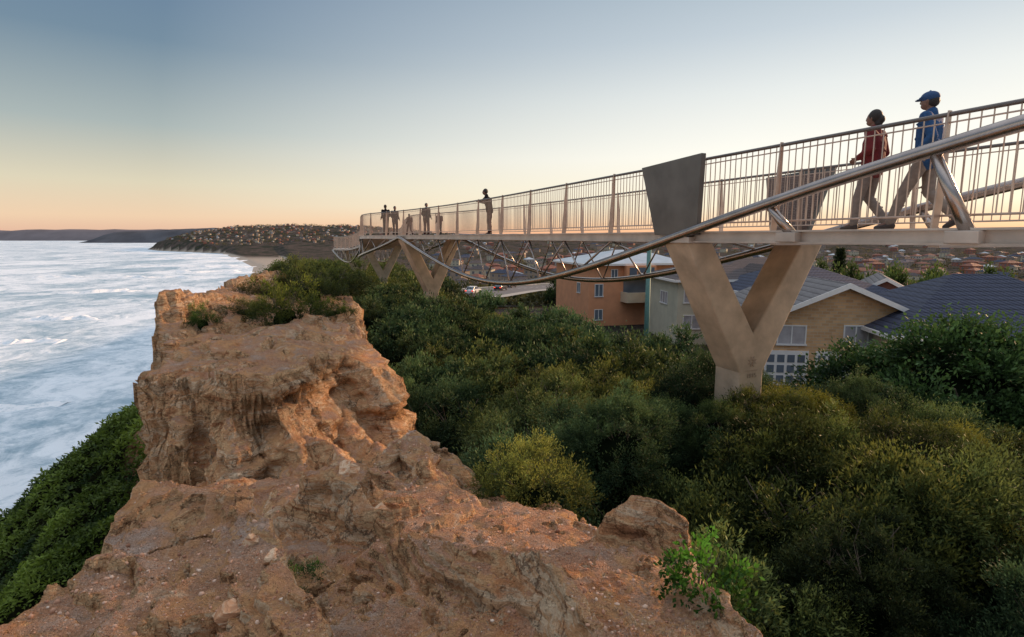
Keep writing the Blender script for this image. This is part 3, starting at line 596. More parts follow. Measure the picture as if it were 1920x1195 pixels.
m,nt,bs=newmat('lettered_plate'); tc=N(nt,'ShaderNodeTexCoord').outputs['Object']; sp=N(nt,'ShaderNodeSeparateXYZ'); nt.links.new(tc,sp.inputs[0])
row=math_(nt,'GREATER_THAN',math_(nt,'FRACT',math_(nt,'MULTIPLY',sp.outputs[2],28)),.45); ns=ramp(nt,noise(nt,vscale(nt,tc,(1,1,.4)),60,2),[(.47,(0,0,0)),(.5,(1,1,1))])
k=math_(nt,'MULTIPLY',row,ns); nt.links.new(mix(nt,math_(nt,'MULTIPLY',k,.6),(.14,.10,.09),(.40,.34,.30)),bs.inputs['Base Color']); bs.inputs['Roughness'].default_value=.5; bs.inputs['Metallic'].default_value=.4
M['lettered']=m
PIL=[0.0,21.0,40.7,54.0]
for i,s in enumerate(PIL):
    for side,l in ((0,0),(1,WD)):
        if i>0: break
        p,t,n=fr(s+(0 if side==0 else .5))
        o=-n if side==0 else n; b=MB()
        X=-t; tilt=(o*.13+Vector((0,0,1))).normalized(); c=p+n*l+o*.12+Vector((0,0,.04))
        wb=.60 if side==0 else .48
        b.prism([(-wb,0),(wb,0),(.86,1.36),(-.86,1.30)],c,X,tilt,o*.10); b.build('memorial_plate',M['plate'],br,bevel=.008)
        b=MB(); b.prism([(-wb+.04,.06),(wb-.04,.06),(.80,1.28),(-.80,1.23)],c-o*.006,X,tilt,o*.004); b.build('name_panel',M['lettered'],br)
    p,t,n=fr(s)
    gz=tz(*(p+n*1.5)[:2])-1.0
    zb=gz-p.z; b=MB()
    hw=.30
    fj,fi=(-2.62,-1.86) if i==0 else (-2.9,-2.2)
    prof=[(-hw,zb),(hw,zb),(hw,fj),(1.66,-.16),(1.66,-.10),(1.12,-.10),(0,fi),(-1.12,-.10),(-1.66,-.10),(-1.66,-.16),(-hw,fj)]
    pl=empty('pillar',(0,0,0),0,br)
    b.prism(prof,p+n*1.5-t*.34,n,(0,0,1),t*.68); b.build('pillar_shaft',M['concrete'],pl,bevel=.03)
    for l in (-.0,WD):
        b=MB(); b.box(p+n*l+Vector((0,0,-.05)),(.5,.9,.10),n,t); b.build('bearing_plate',M['deck'],pl)
    if i==0:
        o=p+n*1.5-t*.34; e=MB()
        def pt(a,z,d): return o+n*a+Vector((0,0,z))-t*d
        for q in range(8):
            an=q*math.pi/4+.39; ca,sa=math.cos(an)*.85,math.sin(an)*.85; c0=(0.0,-2.42)
            e.prism([(c0[0]+ca*.02,c0[1]+sa*.02),(c0[0]+ca*.07-sa*.028,c0[1]+sa*.07+ca*.028),(c0[0]+ca*.135,c0[1]+sa*.135),(c0[0]+ca*.07+sa*.028,c0[1]+sa*.07-ca*.028)],o-t*.012,n,(0,0,1),t*.012)
        e.prism([(-.15,-2.60),(.15,-2.60),(.15,-2.588),(-.15,-2.588)],o-t*.012,n,(0,0,1),t*.012)
        e.build('carved_badge',M['relief'],pl)
        cu=bpy.data.curves.new('year','FONT'); cu.body='1915'; cu.size=.13; cu.extrude=.005; cu.align_x='CENTER'
        to=bpy.data.objects.new('year_lettering',cu); C.objects.link(to); dg=bpy.context.evaluated_depsgraph_get(); mm=bpy.data.meshes.new_from_object(to.evaluated_get(dg)); bpy.data.objects.remove(to)
        mm.materials.append(M['relief']); to=bpy.data.objects.new('year_lettering',mm); link(to,pl)
        R=Matrix((( n.x,0,-t.x,0),(n.y,0,-t.y,0),(0,1,0,0),(0,0,0,1))); R.translation=pt(0,-2.74,.007); to.matrix_local=R
# ------------------------------------------------------------ people
def remesh(b,name,mat,parent,vox):
    me=bpy.data.meshes.new(name); me.from_pydata(b.v,[],b.f); o=bpy.data.objects.new(name,me); C.objects.link(o)
    r=o.modifiers.new('r','REMESH'); r.mode='VOXEL'; r.voxel_size=vox; s=o.modifiers.new('s','SMOOTH'); s.iterations=3; s.factor=.5
    dg=bpy.context.evaluated_depsgraph_get(); m2=bpy.data.meshes.new_from_object(o.evaluated_get(dg)); bpy.data.objects.remove(o)
    m2.materials.clear(); m2.materials.append(mat); m2.polygons.foreach_set('use_smooth',[True]*len(m2.polygons)); m2.name=name
    return link(bpy.data.objects.new(name,m2),parent)
def cap(b,p,q,r0,r1):
    b.tube([p,q],[r0,r1],12); b.sph(p,r0,sub=2); b.sph(q,r1,sub=2)
def person(label,loc,head,h,top,bot,pose,vox=.009,hat=None,group=None,bun=False,name='person'):
    o=empty(name,loc,math.atan2(head[1],head[0])); tag(o,label,'person',group); k=h/1.8; o.scale=(k,k,k)
    J=dict(hipL=(0,.09,.93),hipR=(0,-.09,.93),kL=(.2,.1,.52),aL=(.33,.1,.11),kR=(-.02,-.1,.50),aR=(-.36,-.1,.17),
       sL=(.0,.19,1.44),sR=(.0,-.19,1.44),eL=(-.12,.26,1.17),hL=(.04,.27,.98),eR=(.03,-.26,1.17),hR=(.2,-.22,1.03),nk=(.0,0,1.5),hd=(.04,0,1.66),ch=(.0,0,1.3),pe=(0,0,.97),tL=(.16,0,-.07),tR=(.12,0,-.12))
    J.update(pose); V3=lambda a:Vector(J[a])
    b=MB(); hd=V3('hd')
    b.sph(hd,.088,1.06,.86,1.22,3); b.sph(hd+Vector((.03,0,-.055)),.062,1.05,.85,.9); b.sph(hd+Vector((.093,0,-.012)),.016,1.2,.8,1.5); b.sph(hd+Vector((.085,0,-.06)),.014,.9,1.6,.6)
    for s in (-1,1): b.sph(hd+Vector((-.005,s*.078,-.005)),.022,.6,.5,1.2)
    cap(b,V3('nk')-Vector((0,0,.06)),hd-Vector((.015,0,.06)),.056,.05)
    cap(b,V3('pe'),V3('ch'),.105,.12)
    for s,y in (('L',.07),('R',-.07)):
        cap(b,V3('ch')+Vector((0,y,.05)),V3('s'+s)-Vector((0,y*.5,.02)),.10,.055)
        cap(b,V3('pe')+Vector((0,y,0)),V3('hip'+s),.10,.08)
        cap(b,V3('s'+s),V3('e'+s),.048,.036); cap(b,V3('e'+s),V3('h'+s),.036,.025)
        cap(b,V3('hip'+s),V3('k'+s),.072,.048); cap(b,V3('k'+s),V3('a'+s),.046,.034); cap(b,V3('a'+s),V3('a'+s)+Vector(J['t'+s]),.035,.03)
        d=(V3('h'+s)-V3('e'+s)).normalized(); h0=V3('h'+s); sd=Vector((1,0,0)); sd=(sd-d*sd.dot(d)).normalized(); up=d.cross(sd)
        cap(b,h0,h0+d*.045,.025,.034); 
        for j,(off,L) in enumerate(((-.03,.055),(-.01,.068),(.011,.066),(.031,.05))):
            a=h0+d*.06+sd*off; m_=a+d*L*.55+up*.004; cap(b,a,m_,.010,.009); cap(b,m_,m_+(d*.8+up*.5*(1 if s=='R' else -1)).normalized()*L*.5,.009,.0075)
        cap(b,h0+d*.02+sd*.022,h0+d*.05+sd*.055,.012,.009)
    remesh(b,'body',M['skin'],o,min(vox,.008) if vox<.012 else vox)
    b=MB(); cap(b,V3('pe')+Vector((0,0,-.06)),V3('ch'),.13,.145); cap(b,V3('ch'),V3('nk')-Vector((0,0,.06)),.145,.085); cap(b,V3('nk')-Vector((0,0,.06)),V3('nk')-Vector((0,0,-.02)),.085,.068)
    for s,y in (('L',.06),('R',-.06)):
        cap(b,V3('pe')+Vector((0,y,-.07)),V3('ch')+Vector((0,y,0)),.128,.135); cap(b,V3('ch')+Vector((0,y,.04)),V3('s'+s)-Vector((0,y*.3,.0)),.12,.076)
        cap(b,V3('s'+s),V3('e'+s),.074,.058); d=(V3('h'+s)-V3('e'+s)); cap(b,V3('e'+s),V3('e'+s)+d*.92,.060,.044)
    for i in range(16):
        a=random.random()*6.28; z=random.uniform(.92,1.4); p=V3('pe').lerp(V3('ch'),(z-.97)/.33); r=.15; cap(b,p+Vector((r*math.cos(a),r*1.25*math.sin(a),0)),p+Vector((r*math.cos(a+.7),r*1.25*math.sin(a+.7),random.uniform(-.06,.06))),.014,.01)
    remesh(b,'jacket',top,o,vox)
    b=MB()
    for s,y in (('L',.05),('R',-.05)):
        cap(b,V3('pe')+Vector((0,y,-.02)),V3('hip'+s),.12,.105); cap(b,V3('hip'+s),V3('k'+s),.100,.072); d=V3('a'+s)-V3('k'+s); cap(b,V3('k'+s),V3('k'+s)+d*.97,.072,.062)
        for q in range(6):
            kk=V3('k'+s).lerp(V3('a'+s),random.uniform(-.3,1)) ; cap(b,kk+Vector((-.06,-.04,.02)),kk+Vector((.04,.05,-.02)),.018,.012)
    remesh(b,'trousers',bot,o,vox)
    for s in 'LR':
        b=MB(); a=V3('a'+s); tv=Vector(J['t'+s]); cap(b,a+Vector((-.02,0,-.03)),a+tv*1.0,.048,.034); cap(b,a+Vector((-.03,0,-.055)),a+Vector((-.03,0,-.04)),.035,.04); remesh(b,'shoe',M['shoe'],o,vox)
    b=MB(); b.sph(hd+Vector((-.022,0,.022)),.096,1.02,.92,1.13,3)
    if bun: b.sph(hd+Vector((-.11,0,-.03)),.048,1,1.1,1.3); b.sph(hd+Vector((-.07,0,-.08)),.055,1,1.2,1.3)
    if hat!='cap': remesh(b,'hair',M['hair'],o,vox)
    else:
        b=MB(); b.sph(hd+Vector((-.035,0,-.01)),.085,1.0,.95,1.0); remesh(b,'hair',M['hair'],o,vox)
        b=MB(); b.sph(hd+Vector((-.005,0,.045)),.100,1.08,.95,.78,3); b.tube([hd+Vector((.03,0,.040)),hd+Vector((.03,0,.053))],.088,16)
        b.prism([(.05,-.07),(.12,-.062),(.155,-.03),(.165,0),(.155,.03),(.12,.062),(.05,.07)],hd+Vector((0,0,.035)),(1,0,-.12),(0,1,0),(0,0,.012)); b.sph(hd+Vector((0,0,.125)),.012)
        remesh(b,'cap',M['capblue'],o,.006)
    if vox<.012:
        b=MB()
        for s in (-1,1): b.sph(hd+Vector((.083,s*.03,.005)),.009)
        b.build('eyes',M['eye'],o,True)
    return o
def onb(s,l): return bp(s,l,.08)
def sFromY(Y): return float(np.interp(Y,ky,ss))
def sPx(px,l,s0=5,s1=32):
    best=min(np.arange(s0,s1,.1),key=lambda s:abs(960+F*(lambda q:q.x/(q.y*CT-q.z*ST))(bp(s,l,.9))-px)); return float(best)
tn=fr(-3)[1]
hd1=(tn-fr(-3)[2]*.25)
l1=person('man in blue jacket and blue cap walking on the bridge',onb(sFromY(7.24)-.10,.66),hd1,1.74,M['blue'],M['tan'],{},.009,'cap')
l2=person('woman in red jacket with dark tied hair walking ahead of the man in the cap',onb(sFromY(7.69)+.02,.50),hd1,1.62,M['red'],M['grey'],dict(kL=(.12,.1,.52),aL=(.16,.1,.11),kR=(.06,-.1,.50),aR=(-.22,-.1,.13),eL=(-.06,.25,1.18),hL=(.17,.14,1.08),eR=(-.06,-.25,1.17),hR=(.12,-.16,1.05),tR=(.14,0,-.08)),.009,None,bun=True)
stand=dict(kL=(.03,.1,.5),aL=(0,.11,.1),kR=(.03,-.1,.5),aR=(0,-.11,.1),tR=(.16,0,-.07))
lean=dict(stand); lean.update(ch=(.06,0,1.28),nk=(.12,0,1.47),hd=(.18,0,1.62),sL=(.10,.19,1.40),sR=(.10,-.19,1.40),eL=(.24,.30,1.24),hL=(.42,.2,1.26),eR=(.24,-.30,1.24),hR=(.42,-.12,1.26))
s5=sFromY(21.6); n5=fr(s5)[2]; t5=fr(s5)[1]
person('person in dark clothes leaning on the handrail halfway along the bridge',onb(s5,.5),(-n5*.8+t5*.5),1.78,M['black'],M['maroon'],lean,.016)
for (px_,l,h,tp,bt_,ps,lb,fw) in [(724,.6,1.78,M['black'],M['black'],stand,'leftmost of the distant walkers, wearing dark clothes, by the far bend of the bridge',1),
   (741,.9,1.68,M['black'],M['black'],stand,'second distant walker from the left, close beside the leftmost one',-1),
   (768,1.6,1.25,M['maroon'],M['maroon'],{},'small figure in reddish clothes between the pair and the wider group on the bridge',1),
   (800,1.6,1.75,M['black'],M['maroon'],stand,'taller dark figure right of the small reddish one on the bridge',-1),
   (824,1.5,1.2,M['maroon'],M['black'],stand,'small child sized figure rightmost of the distant group',1)]:
    s=sPx(px_,l); tt_=fr(s)[1]; person(lb,onb(s,l),tt_*fw,h,tp,bt_,ps,.018)
# ------------------------------------------------------------ houses
def window(parent,x0,x1,y,z0,z1,glass,face='f',cols=2):
    b=MB(); t=.07
    def bx(a0,a1,c0,c1,d0,d1):
        if face=='f': b.b2(a0,a1,y-d1,y-d0,c0,c1)
        elif face=='l': b.b2(y-d1,y-d0,a0,a1,c0,c1)
        else: b.b2(y+d0,y+d1,a0,a1,c0,c1)
    bx(x0,x1,z1-t,z1,-.05,.06);bx(x0-.05,x1+.05,z0-.04,z0+t-.02,-.05,.10);bx(x0,x0+t,z0+t,z1-t,-.05,.05);bx(x1-t,x1,z0+t,z1-t,-.05,.05)
    for i in range(1,cols): m=x0+(x1-x0)*i/cols; bx(m-t/2,m+t/2,z0+t,z1-t,-.05,.045)
    o=b.build('window',M['white'],parent); b=MB(); bx(x0+t*.6,x1-t*.6,z0+t*.4,z1-t*.4,-.04,.02); b.build('pane',glass,o)
def house(name,label,loc,rz,w,d,h,wall,roof,rt,rh,ov=.5,wins=(),group=None,chim=None):
    o=empty(name,loc,rz); tag(o,label,'house',group); b=MB(); b.b2(-w/2,w/2,-d/2,d/2,-2,h)
    if rt=='gable_f': b.prism([(-w/2,h),(w/2,h),(0,h+rh)],(0,-d/2,0),(1,0,0),(0,0,1),(0,d,0))
    if rt=='gable_s': b.prism([(-d/2,h),(d/2,h),(0,h+rh)],(-w/2,0,0),(0,1,0),(0,0,1),(w,0,0))
    b.build('wall',wall,o)
    r=MB(); W2,D2=w/2+ov,d/2+ov; th=.14; e=h-rh*ov/(w/2 if rt=='gable_f' else d/2)+.02
    if rt=='hip':
        q=max(.0,W2-D2) if W2>=D2 else 0; qy=max(0,D2-W2)
        vs=[(-W2,-D2,h),(W2,-D2,h),(W2,D2,h),(-W2,D2,h),(-q,-qy,h+rh),(q,-qy,h+rh),(q,qy,h+rh),(-q,qy,h+rh),(-W2,-D2,h-th),(W2,-D2,h-th),(W2,D2,h-th),(-W2,D2,h-th)]
        r.add(vs,[(0,1,5,4),(1,2,6,5),(2,3,7,6),(3,0,4,7),(4,5,6,7),(8,9,1,0),(9,10,2,1),(10,11,3,2),(11,8,0,3),(11,10,9,8)])
    elif rt=='gable_f':
        for s in (-1,1): r.prism([(0,h+rh+.03),(s*W2,e),(s*W2,e+th),(0,h+rh+.03+th)],(0,-D2,0),(1,0,0),(0,0,1),(0,2*D2,0))
    else:
        for s in (-1,1): r.prism([(0,h+rh+.03),(s*D2,e),(s*D2,e+th),(0,h+rh+.03+th)],(-W2,0,0),(0,1,0),(0,0,1),(2*W2,0,0))
    ro=r.build('roof',roof,o)
    b=MB()
    if rt=='hip':
        for (x0,x1,y0,y1) in ((-W2,W2,-D2-.08,-D2+.02),(-W2-.08,-W2+.02,-D2,D2),(W2-.02,W2+.08,-D2,D2)): b.b2(x0,x1,y0,y1,h-th-.05,h+.03)
    elif rt=='gable_f':
        for s in (-1,1): b.prism([(0,h+rh-.12),(s*W2,e-.12),(s*W2,e+th),(0,h+rh+.05+th)],(0,-D2-.05,0),(1,0,0),(0,0,1),(0,.05,0))
    else: b.b2(-W2,W2,-D2-.1,-D2,e-.05,e+.08)
    b.build('gutter',M['white'],o)
    if chim: b=MB(); b.b2(chim[0]-.3,chim[0]+.3,chim[1]-.3,chim[1]+.3,h,h+rh+.8); b.build('chimney',wall,ro)
    for wn in wins:
        f,x0,x1,z0,z1=wn[:5]; gl=M['curtain'] if len(wn)<6 else wn[5]
        window(o,x0,x1,{'f':-d/2,'l':-w/2,'r':w/2}[f],z0,z1,gl,f,2 if x1-x0<1.8 else 3)
    return o
GZ=-9.6
x,y,_=W(1585,640,33); hb=house('brick_house','tan brick house with grey tiled gable roof right of the big pillar',(x-.3,y+3.5,GZ+1.0),-.12,8.6,9,4.0,M['brick'],M['tilegrey'],'gable_f',1.9,.6,[('f',-3.5,-1.9,2.45,3.6),('f',.1,2.1,2.4,3.65)])
for gx in (-4.1,-1.3):
    b=MB(); b.b2(gx,gx+2.4,-4.56,-4.50,0,2.1); g=b.build('garage_door',M['white'],hb); b=MB()
    for i in range(4):
        for j in range(3): b.b2(gx+.12+i*.56,gx+.52+i*.56,-4.585,-4.562,.2+j*.61,.64+j*.61)
    b.build('door_panels',M['glass'],g)
x,y,_=W(1530,600,46); house('tiled_house','dark blue tiled hip roof house behind the tan brick house',(x,y+4,GZ),.1,11,9,5.1,M['brick'],M['tileblue'],'hip',2.2,.6,[('f',-3,-1.5,2.4,3.6)])
x,y,_=W(1690,600,48); house('gabled_house','small brick gable house with white trim at the right of the grey roof',(x,y+3,GZ),-.5,6,8,4.4,M['redbrick'],M['tilegrey'],'gable_f',1.7,.4,[('f',-1,.6,2.2,3.4)])
x,y,_=W(1840,620,30); house('blue_roof_house','house with broad dark blue tiled hip roof at the right edge behind the big tree',(x+1.9,y+3,GZ),-.15,12.5,10,4.6,M['cream'],M['tileblue'],'hip',2.9,.6,[('f',-4,-2.4,2,3.2)])
x,y,_=W(1320,600,52); hb=house('beige_house','beige two storey house with dark tiled roof behind the left arm of the big pillar',(x+1.6,y+4,GZ),.08,9.5,9,5.8,M['beige'],M['tiledark'],'hip',1.5,.5,[('f',-4.2,-2.5,3.7,5.0),('f',-4.2,-2.5,1.3,2.6),('f',-1.8,-.6,3.7,5.0),('f',2.6,4.0,3.3,4.6),('f',2.6,4.0,1.0,2.3),('l',-2,0,3.3,4.5)])
b=MB(); b.prism([(1.7,5.75),(4.9,5.75),(3.3,7.0)],(0,-4.9,0),(1,0,0),(0,0,1),(0,.3,0)); b.build('gable',M['cream'],hb)
b=MB()
for s in (-1,1): b.prism([(3.3,7.15),(3.3+s*1.9,5.65),(3.3+s*1.9,5.5),(3.3,7.0)],(0,-5.1,0),(1,0,0),(0,0,1),(0,3.5,0))
b.build('gable_roof',M['tiledark'],hb)
x,y,_=W(1450,520,66); house('hip_roof_house','house with broad brown hip roof seen between the arms of the big pillar',(x,y+4,GZ-.5),.05,15,10,5.6,M['cream'],M['tiledark'],'hip',2.0,.6,[('f',3,4.5,3.4,4.8),('f',5,6.5,3.4,4.8),('f',-6,-4,3.4,4.8)])
x,y,_=W(1160,560,64); ho=house('orange_building','orange rendered three storey building with pale metal roof under the bridge',(x+.8,y+5,GZ-.5),.25,12.0,11,7.2,M['orange'],M['metalroof'],'hip',1.4,.5,[('f',-5.3,-4.3,3.6,5.0,M['glass']),('f',-5.3,-4.3,1.0,2.2,M['glass']),('f',2.6,3.8,3.8,5.2,M['glass']),('f',4.6,5.6,3.8,5.2,M['glass']),('f',2.6,3.8,1.0,2.4,M['glass']),('l',-3,-2,3.8,5,M['glass']),('f',-3.4,-2.6,5.4,6.6,M['glass'])])
b=MB(); b.b2(-2.2,1.6,-7.2,-5.45,3.0,3.2); b.b2(-2.2,1.6,-7.2,-7.05,3.2,4.1); b.b2(-2.2,-2.05,-7.05,-5.5,3.2,4.1);b.b2(1.45,1.6,-7.05,-5.5,3.2,4.1); b.build('balcony',M['cream'],ho)
b=MB(); b.b2(-1.9,1.3,-5.56,-5.52,3.25,5.4); b.build('glass_door',M['glass'],ho)
b=MB(); b.b2(-2.0,1.5,-6.6,-5.45,5.6,7.0); b.build('bay',M['orange'],ho)
b=MB()
for i in range(3): b.b2(-1.7+i*1.05,-.85+i*1.05,-6.66,-6.60,5.85,6.8)
b.build('bay_window',M['glass'],ho)
x,y,_=W(1190,500,98); house('metal_roof_building','low building with long pale blue metal roof behind the orange building',(x,y+4,-12),.1,17,9,7.6,M['cream'],M['metalroof'],'hip',1.6,.6,[('f',-6,-4.5,4.8,6),('f',2,4,4.8,6)])
x,y,_=W(1213,600,36); b=MB(); gz=tz(x,y); b.tube([(x,y,gz),(x,y,-.5)],[.19,.14],12); tag(b.build('utility_pole',M['pole'],None,True),'green grey utility pole in front of the beige house','pole')
def block(px,Y,w,d,h,rz,wall,roof,lb,fl,nw):
    x=(px-960)/F*Y; z=tz(x,Y); w_=[]
    for f in range(fl):
        for i in range(nw):
            xx=-w/2+w*(i+.5)/nw; w_.append(('f',xx-.7,xx+.7,1+f*2.9,2.3+f*2.9,M['glass']))
    house('apartment_block',lb,(x,Y,z),rz,w,d,h,wall,roof,'hip',2,.4,w_)
block(1600,160,26,12,9,.1,M['redbrick'],M['tilered'],'long red brick apartment block left of centre in the valley town',3,7)
block(1805,145,26,12,9,-.15,M['redbrick'],M['tilered'],'red brick apartment block nearer the right edge in the valley town',3,7)
block(1700,190,24,11,9.5,.2,M['redbrick'],M['tilered'],'red brick apartment block half hidden behind the two nearer ones',3,6)
SH=[];SB=[]
HK=['tan_wall','grey_wall','redbrick','beige','tilered','tiledark','metalroof','tileblue','glass']; HM=[M[k] for k in HK]; HI={k:i for i,k in enumerate(HK)}
for i,(wc,rc) in enumerate([('grey_wall','tilered'),('beige','tiledark'),('redbrick','tiledark'),('tan_wall','tiledark'),('tan_wall','tilered'),('tan_wall','tileblue'),('grey_wall','metalroof'),('redbrick','tilered')]):
    w,d,h,rh=9+i%3*2,8,3.2+(i%2)*2.6,1.9; b=MB(); b.mi=HI[wc]; b.b2(-w/2,w/2,-d/2,d/2,-3,h); b.mi=HI[rc]
    W2,D2=w/2+.4,d/2+.4; q=W2-D2 if W2>D2 else .3
    b.add([(-W2,-D2,h),(W2,-D2,h),(W2,D2,h),(-W2,D2,h),(-q,0,h+rh),(q,0,h+rh)],[(0,1,5,4),(1,2,5),(2,3,4,5),(3,0,4),(3,2,1,0)]); b.mi=HI['glass']
    for f in range(1+i%2):
        for s in (-.32,0,.32): b.b2(s*w-.6,s*w+.6,-d/2-.05,-d/2+.02,.9+f*2.7,2.2+f*2.7)
        for s in (-.25,.25): b.b2(-w/2-.05,-w/2+.02,s*d-.5,s*d+.5,.9+f*2.7,2.2+f*2.7)
    SB.append(b); o=b.build('distant_house',HM); SH.append(o.data); bpy.data.objects.remove(o)
HP=[];restH=MB()
def scatter(n,fa,grp,lb,sc=1,sep=13,asobj=True):
    k=0;tries=0
    while k<n and tries<n*10:
        tries+=1; a,Y=fa(); x=a*Y
        if a>-.15 and a<.17 and Y<330: continue
        if any((x-p)**2+(Y-q)**2<sep*sep for p,q in HP): continue
        z,l,r,s,*_=terrain(np.array([x]),np.array([Y]),False)
        if l[0]>-12 or z[0]<-58: continue
        HP.append((x,Y)); s_=sc*random.uniform(.8,1.25); rz=random.uniform(-.7,.7); k+=1
        if asobj:
            o=link(bpy.data.objects.new('distant_house',random.choice(SH))); o.location=(x,Y,float(z[0])+.5); o.rotation_euler=(0,0,rz); o.scale=(s_,s_,s_); tag(o,lb,'house',grp)
        else:
            sb=random.choice(SB); c_,sn_=math.cos(rz)*s_,math.sin(rz)*s_; n0=len(restH.v); z0=float(z[0])+.5
            restH.v+=[(x+vx*c_-vy*sn_,Y+vx*sn_+vy*c_,z0+vz*s_) for vx,vy,vz in sb.v]; restH.f+=[[q+n0 for q in f] for f in sb.f]; restH.m+=sb.m
scatter(165,lambda:(random.uniform(-.15,.5) if random.random()<.25 else random.uniform(.48,1.0),math.exp(random.uniform(math.log(120),math.log(480)))),'houses in the valley town','small distant house among trees in the valley town right of the ridge',1.1)
scatter(125,lambda:(random.uniform(-.6,-.24),random.uniform(2250,2900)),'houses on the far headland','tiny pale house on the far headland above the beach',1.0,22)
scatter(450,lambda:(random.uniform(-.15,1.0),math.exp(random.uniform(math.log(480),math.log(2400)))),'','',1.7,17,False)
scatter(320,lambda:(random.uniform(-.58,-.1),random.uniform(2250,3000)),'','',.9,18,False)
tag(restH.build('distant_houses',HM),'countless tiny houses of the far suburb spreading to the horizon','houses',kind='stuff')
Ps=[];Ds=[];Ls=[];Ts=[]
def clumps(num,fa,sz,q):
    for i in range(num):
        a,Y=fa(); x=a*Y
        if Y<175 and -.2<a<.12: continue
        z=tz(x,Y)
        if z<-57: continue
        s=sz*random.uniform(.5,1.3); u=rng.normal(size=(q,3)); u/=np.linalg.norm(u,axis=1,keepdims=True); u[:,2]=np.abs(u[:,2])
        Ps.append(np.array([x,Y,z+s*.15])+u*s*(.5+.5*rng.random((q,1)))*np.array([1,1,.85])); Ds.append(u+rng.normal(size=(q,3))*.5); Ls.append(np.full(q,s*.34)); Ts.append(.02+.4*rng.random()**2+.3*u[:,2]*rng.random(q))
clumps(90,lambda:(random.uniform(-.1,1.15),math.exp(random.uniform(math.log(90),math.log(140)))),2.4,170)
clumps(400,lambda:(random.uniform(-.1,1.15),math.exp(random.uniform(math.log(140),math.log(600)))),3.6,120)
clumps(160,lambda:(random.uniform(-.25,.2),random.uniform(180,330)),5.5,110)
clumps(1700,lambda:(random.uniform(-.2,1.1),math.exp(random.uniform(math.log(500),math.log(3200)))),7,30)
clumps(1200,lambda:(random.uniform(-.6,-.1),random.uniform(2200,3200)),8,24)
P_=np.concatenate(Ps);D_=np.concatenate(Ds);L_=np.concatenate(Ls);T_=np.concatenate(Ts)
V,Q,T=leaves(P_,D_,L_,L_*.6,T_); o=link(bpy.data.objects.new('town_trees',npmesh('town_trees',V,Q,M['leaf'],{'tint':T}))); o.color=(2.1,1.4,1.2,1)  # lighter pinkish object colour imitates haze over the far trees
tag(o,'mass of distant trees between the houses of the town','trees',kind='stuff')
NT=[crown_mesh('crown',1,1,7000,40,.10,.05,.3,.35) for i in range(2)]
for px,Y,R,H,lb in [(1255,42,1.2,1.8,'garden shrub right of the green grey pole'),(1300,60,2.4,4,'garden tree behind the beige house wall'),(1620,58,2.5,5,'garden tree behind the dark blue tiled roof'),(1780,62,3,5.5,'tree behind the blue tiled roof at the right'),(1050,92,2.2,4,'tree left of the orange building by the road'),(1470,85,3,6,'tree behind the brown hip roof'),(1700,90,4,7,'taller tree in the middle of the right hand gardens'),(1880,75,3.5,6,'tree at the far right above the blue roof'),(1560,100,4,7,'tree below the conifer in the gardens')]:
    x=(px-960)/F*Y; z=tz(x,Y); o=empty('garden_tree',(x,Y,z)); tag(o,lb,'tree')
    c=link(bpy.data.objects.new('crown',random.choice(NT)),o); c.scale=(R,R,H); c.color=(.9,1.05,.7,1); c=link(bpy.data.objects.new('trunk',stems_mesh(R*.9,H,5,.12)),o)
Y=120;x=(1572-960)/F*Y;z=tz(x,Y);b=MB();H=-2.2-z; b.tube([(0,0,-1),(0,0,H)],[.3,.04],8); o=empty('norfolk_pine',(x,Y,z)); tag(o,'tall layered conifer rising above the valley gardens','tree'); b.build('trunk',M['bark'],o)
n=9000; lv=rng.integers(3,18,n)/18.; rr=(1-lv)*3.0+.3; an=np.round(rng.random(n)*9)/9*6.28+lv*20; q=rng.random(n); pos=np.c_[np.cos(an)*rr*q,np.sin(an)*rr*q,lv*H+q*.5]+rng.normal(size=(n,3))*.16
V,Q,T=leaves(pos,np.c_[np.cos(an),np.sin(an),np.full(n,.5)]+rng.normal(size=(n,3))*.4,.5,.15,rng.random(n)*.4); link(bpy.data.objects.new('crown',npmesh('crown',V,Q,M['leaf'],{'tint':T})),o)
# ------------------------------------------------------------ road and cars
rp=[G(700,590,-10.5)[:2],G(790,568,-10.5)[:2],G(870,557,-11)[:2],G(940,547,-12)[:2],G(1010,541,-13.5)[:2],G(1100,534,-16)[:2],G(1220,528,-19)[:2]]
rp=np.array(rp); tt=np.r_[0,np.cumsum(np.hypot(*np.diff(rp,axis=0).T))]; rs=np.linspace(0,tt[-1],80); rx=np.interp(rs,tt,rp[:,0]);ry=np.interp(rs,tt,rp[:,1])
rz_=np.interp(rs,tt,[-10.0,-10.0,-10.6,-11.6,-13.2,-15.6,-18.8])
def roadstrip(o0,o1,dz,mat,name,dash=0,seg=3):
    vs=[];fs=[]
    dx=np.gradient(rx);dy=np.gradient(ry);L=np.hypot(dx,dy);nx,ny=dy/L,-dx/L
    tmax=np.max([terrain(rx+nx*k,ry+ny*k,False)[0] for k in (-7,0,7)],axis=0)
    cz=np.maximum(rz_,tmax+.2); cz=np.convolve(np.r_[[cz[0]]*4,cz,[cz[-1]]*4],np.ones(9)/9,'valid')
    for i in range(80): vs+= [(rx[i]+nx[i]*(o0+(o1-o0)*j/seg),ry[i]+ny[i]*(o0+(o1-o0)*j/seg),cz[i]+dz) for j in range(seg+1)]
    for i in range(79):
        if dash and i%2: continue
        for j in range(seg): a=i*(seg+1)+j; fs.append((a,a+1,a+seg+2,a+seg+1))
    b=MB(); b.add(vs,fs); return tag(b.build(name,mat),kind='structure'),cz,nx,ny
_,cz,nx,ny=roadstrip(-7,7,0,M['asphalt'],'road'); roadstrip(-.1,.1,.03,M['white'],'road_marking',1,1)
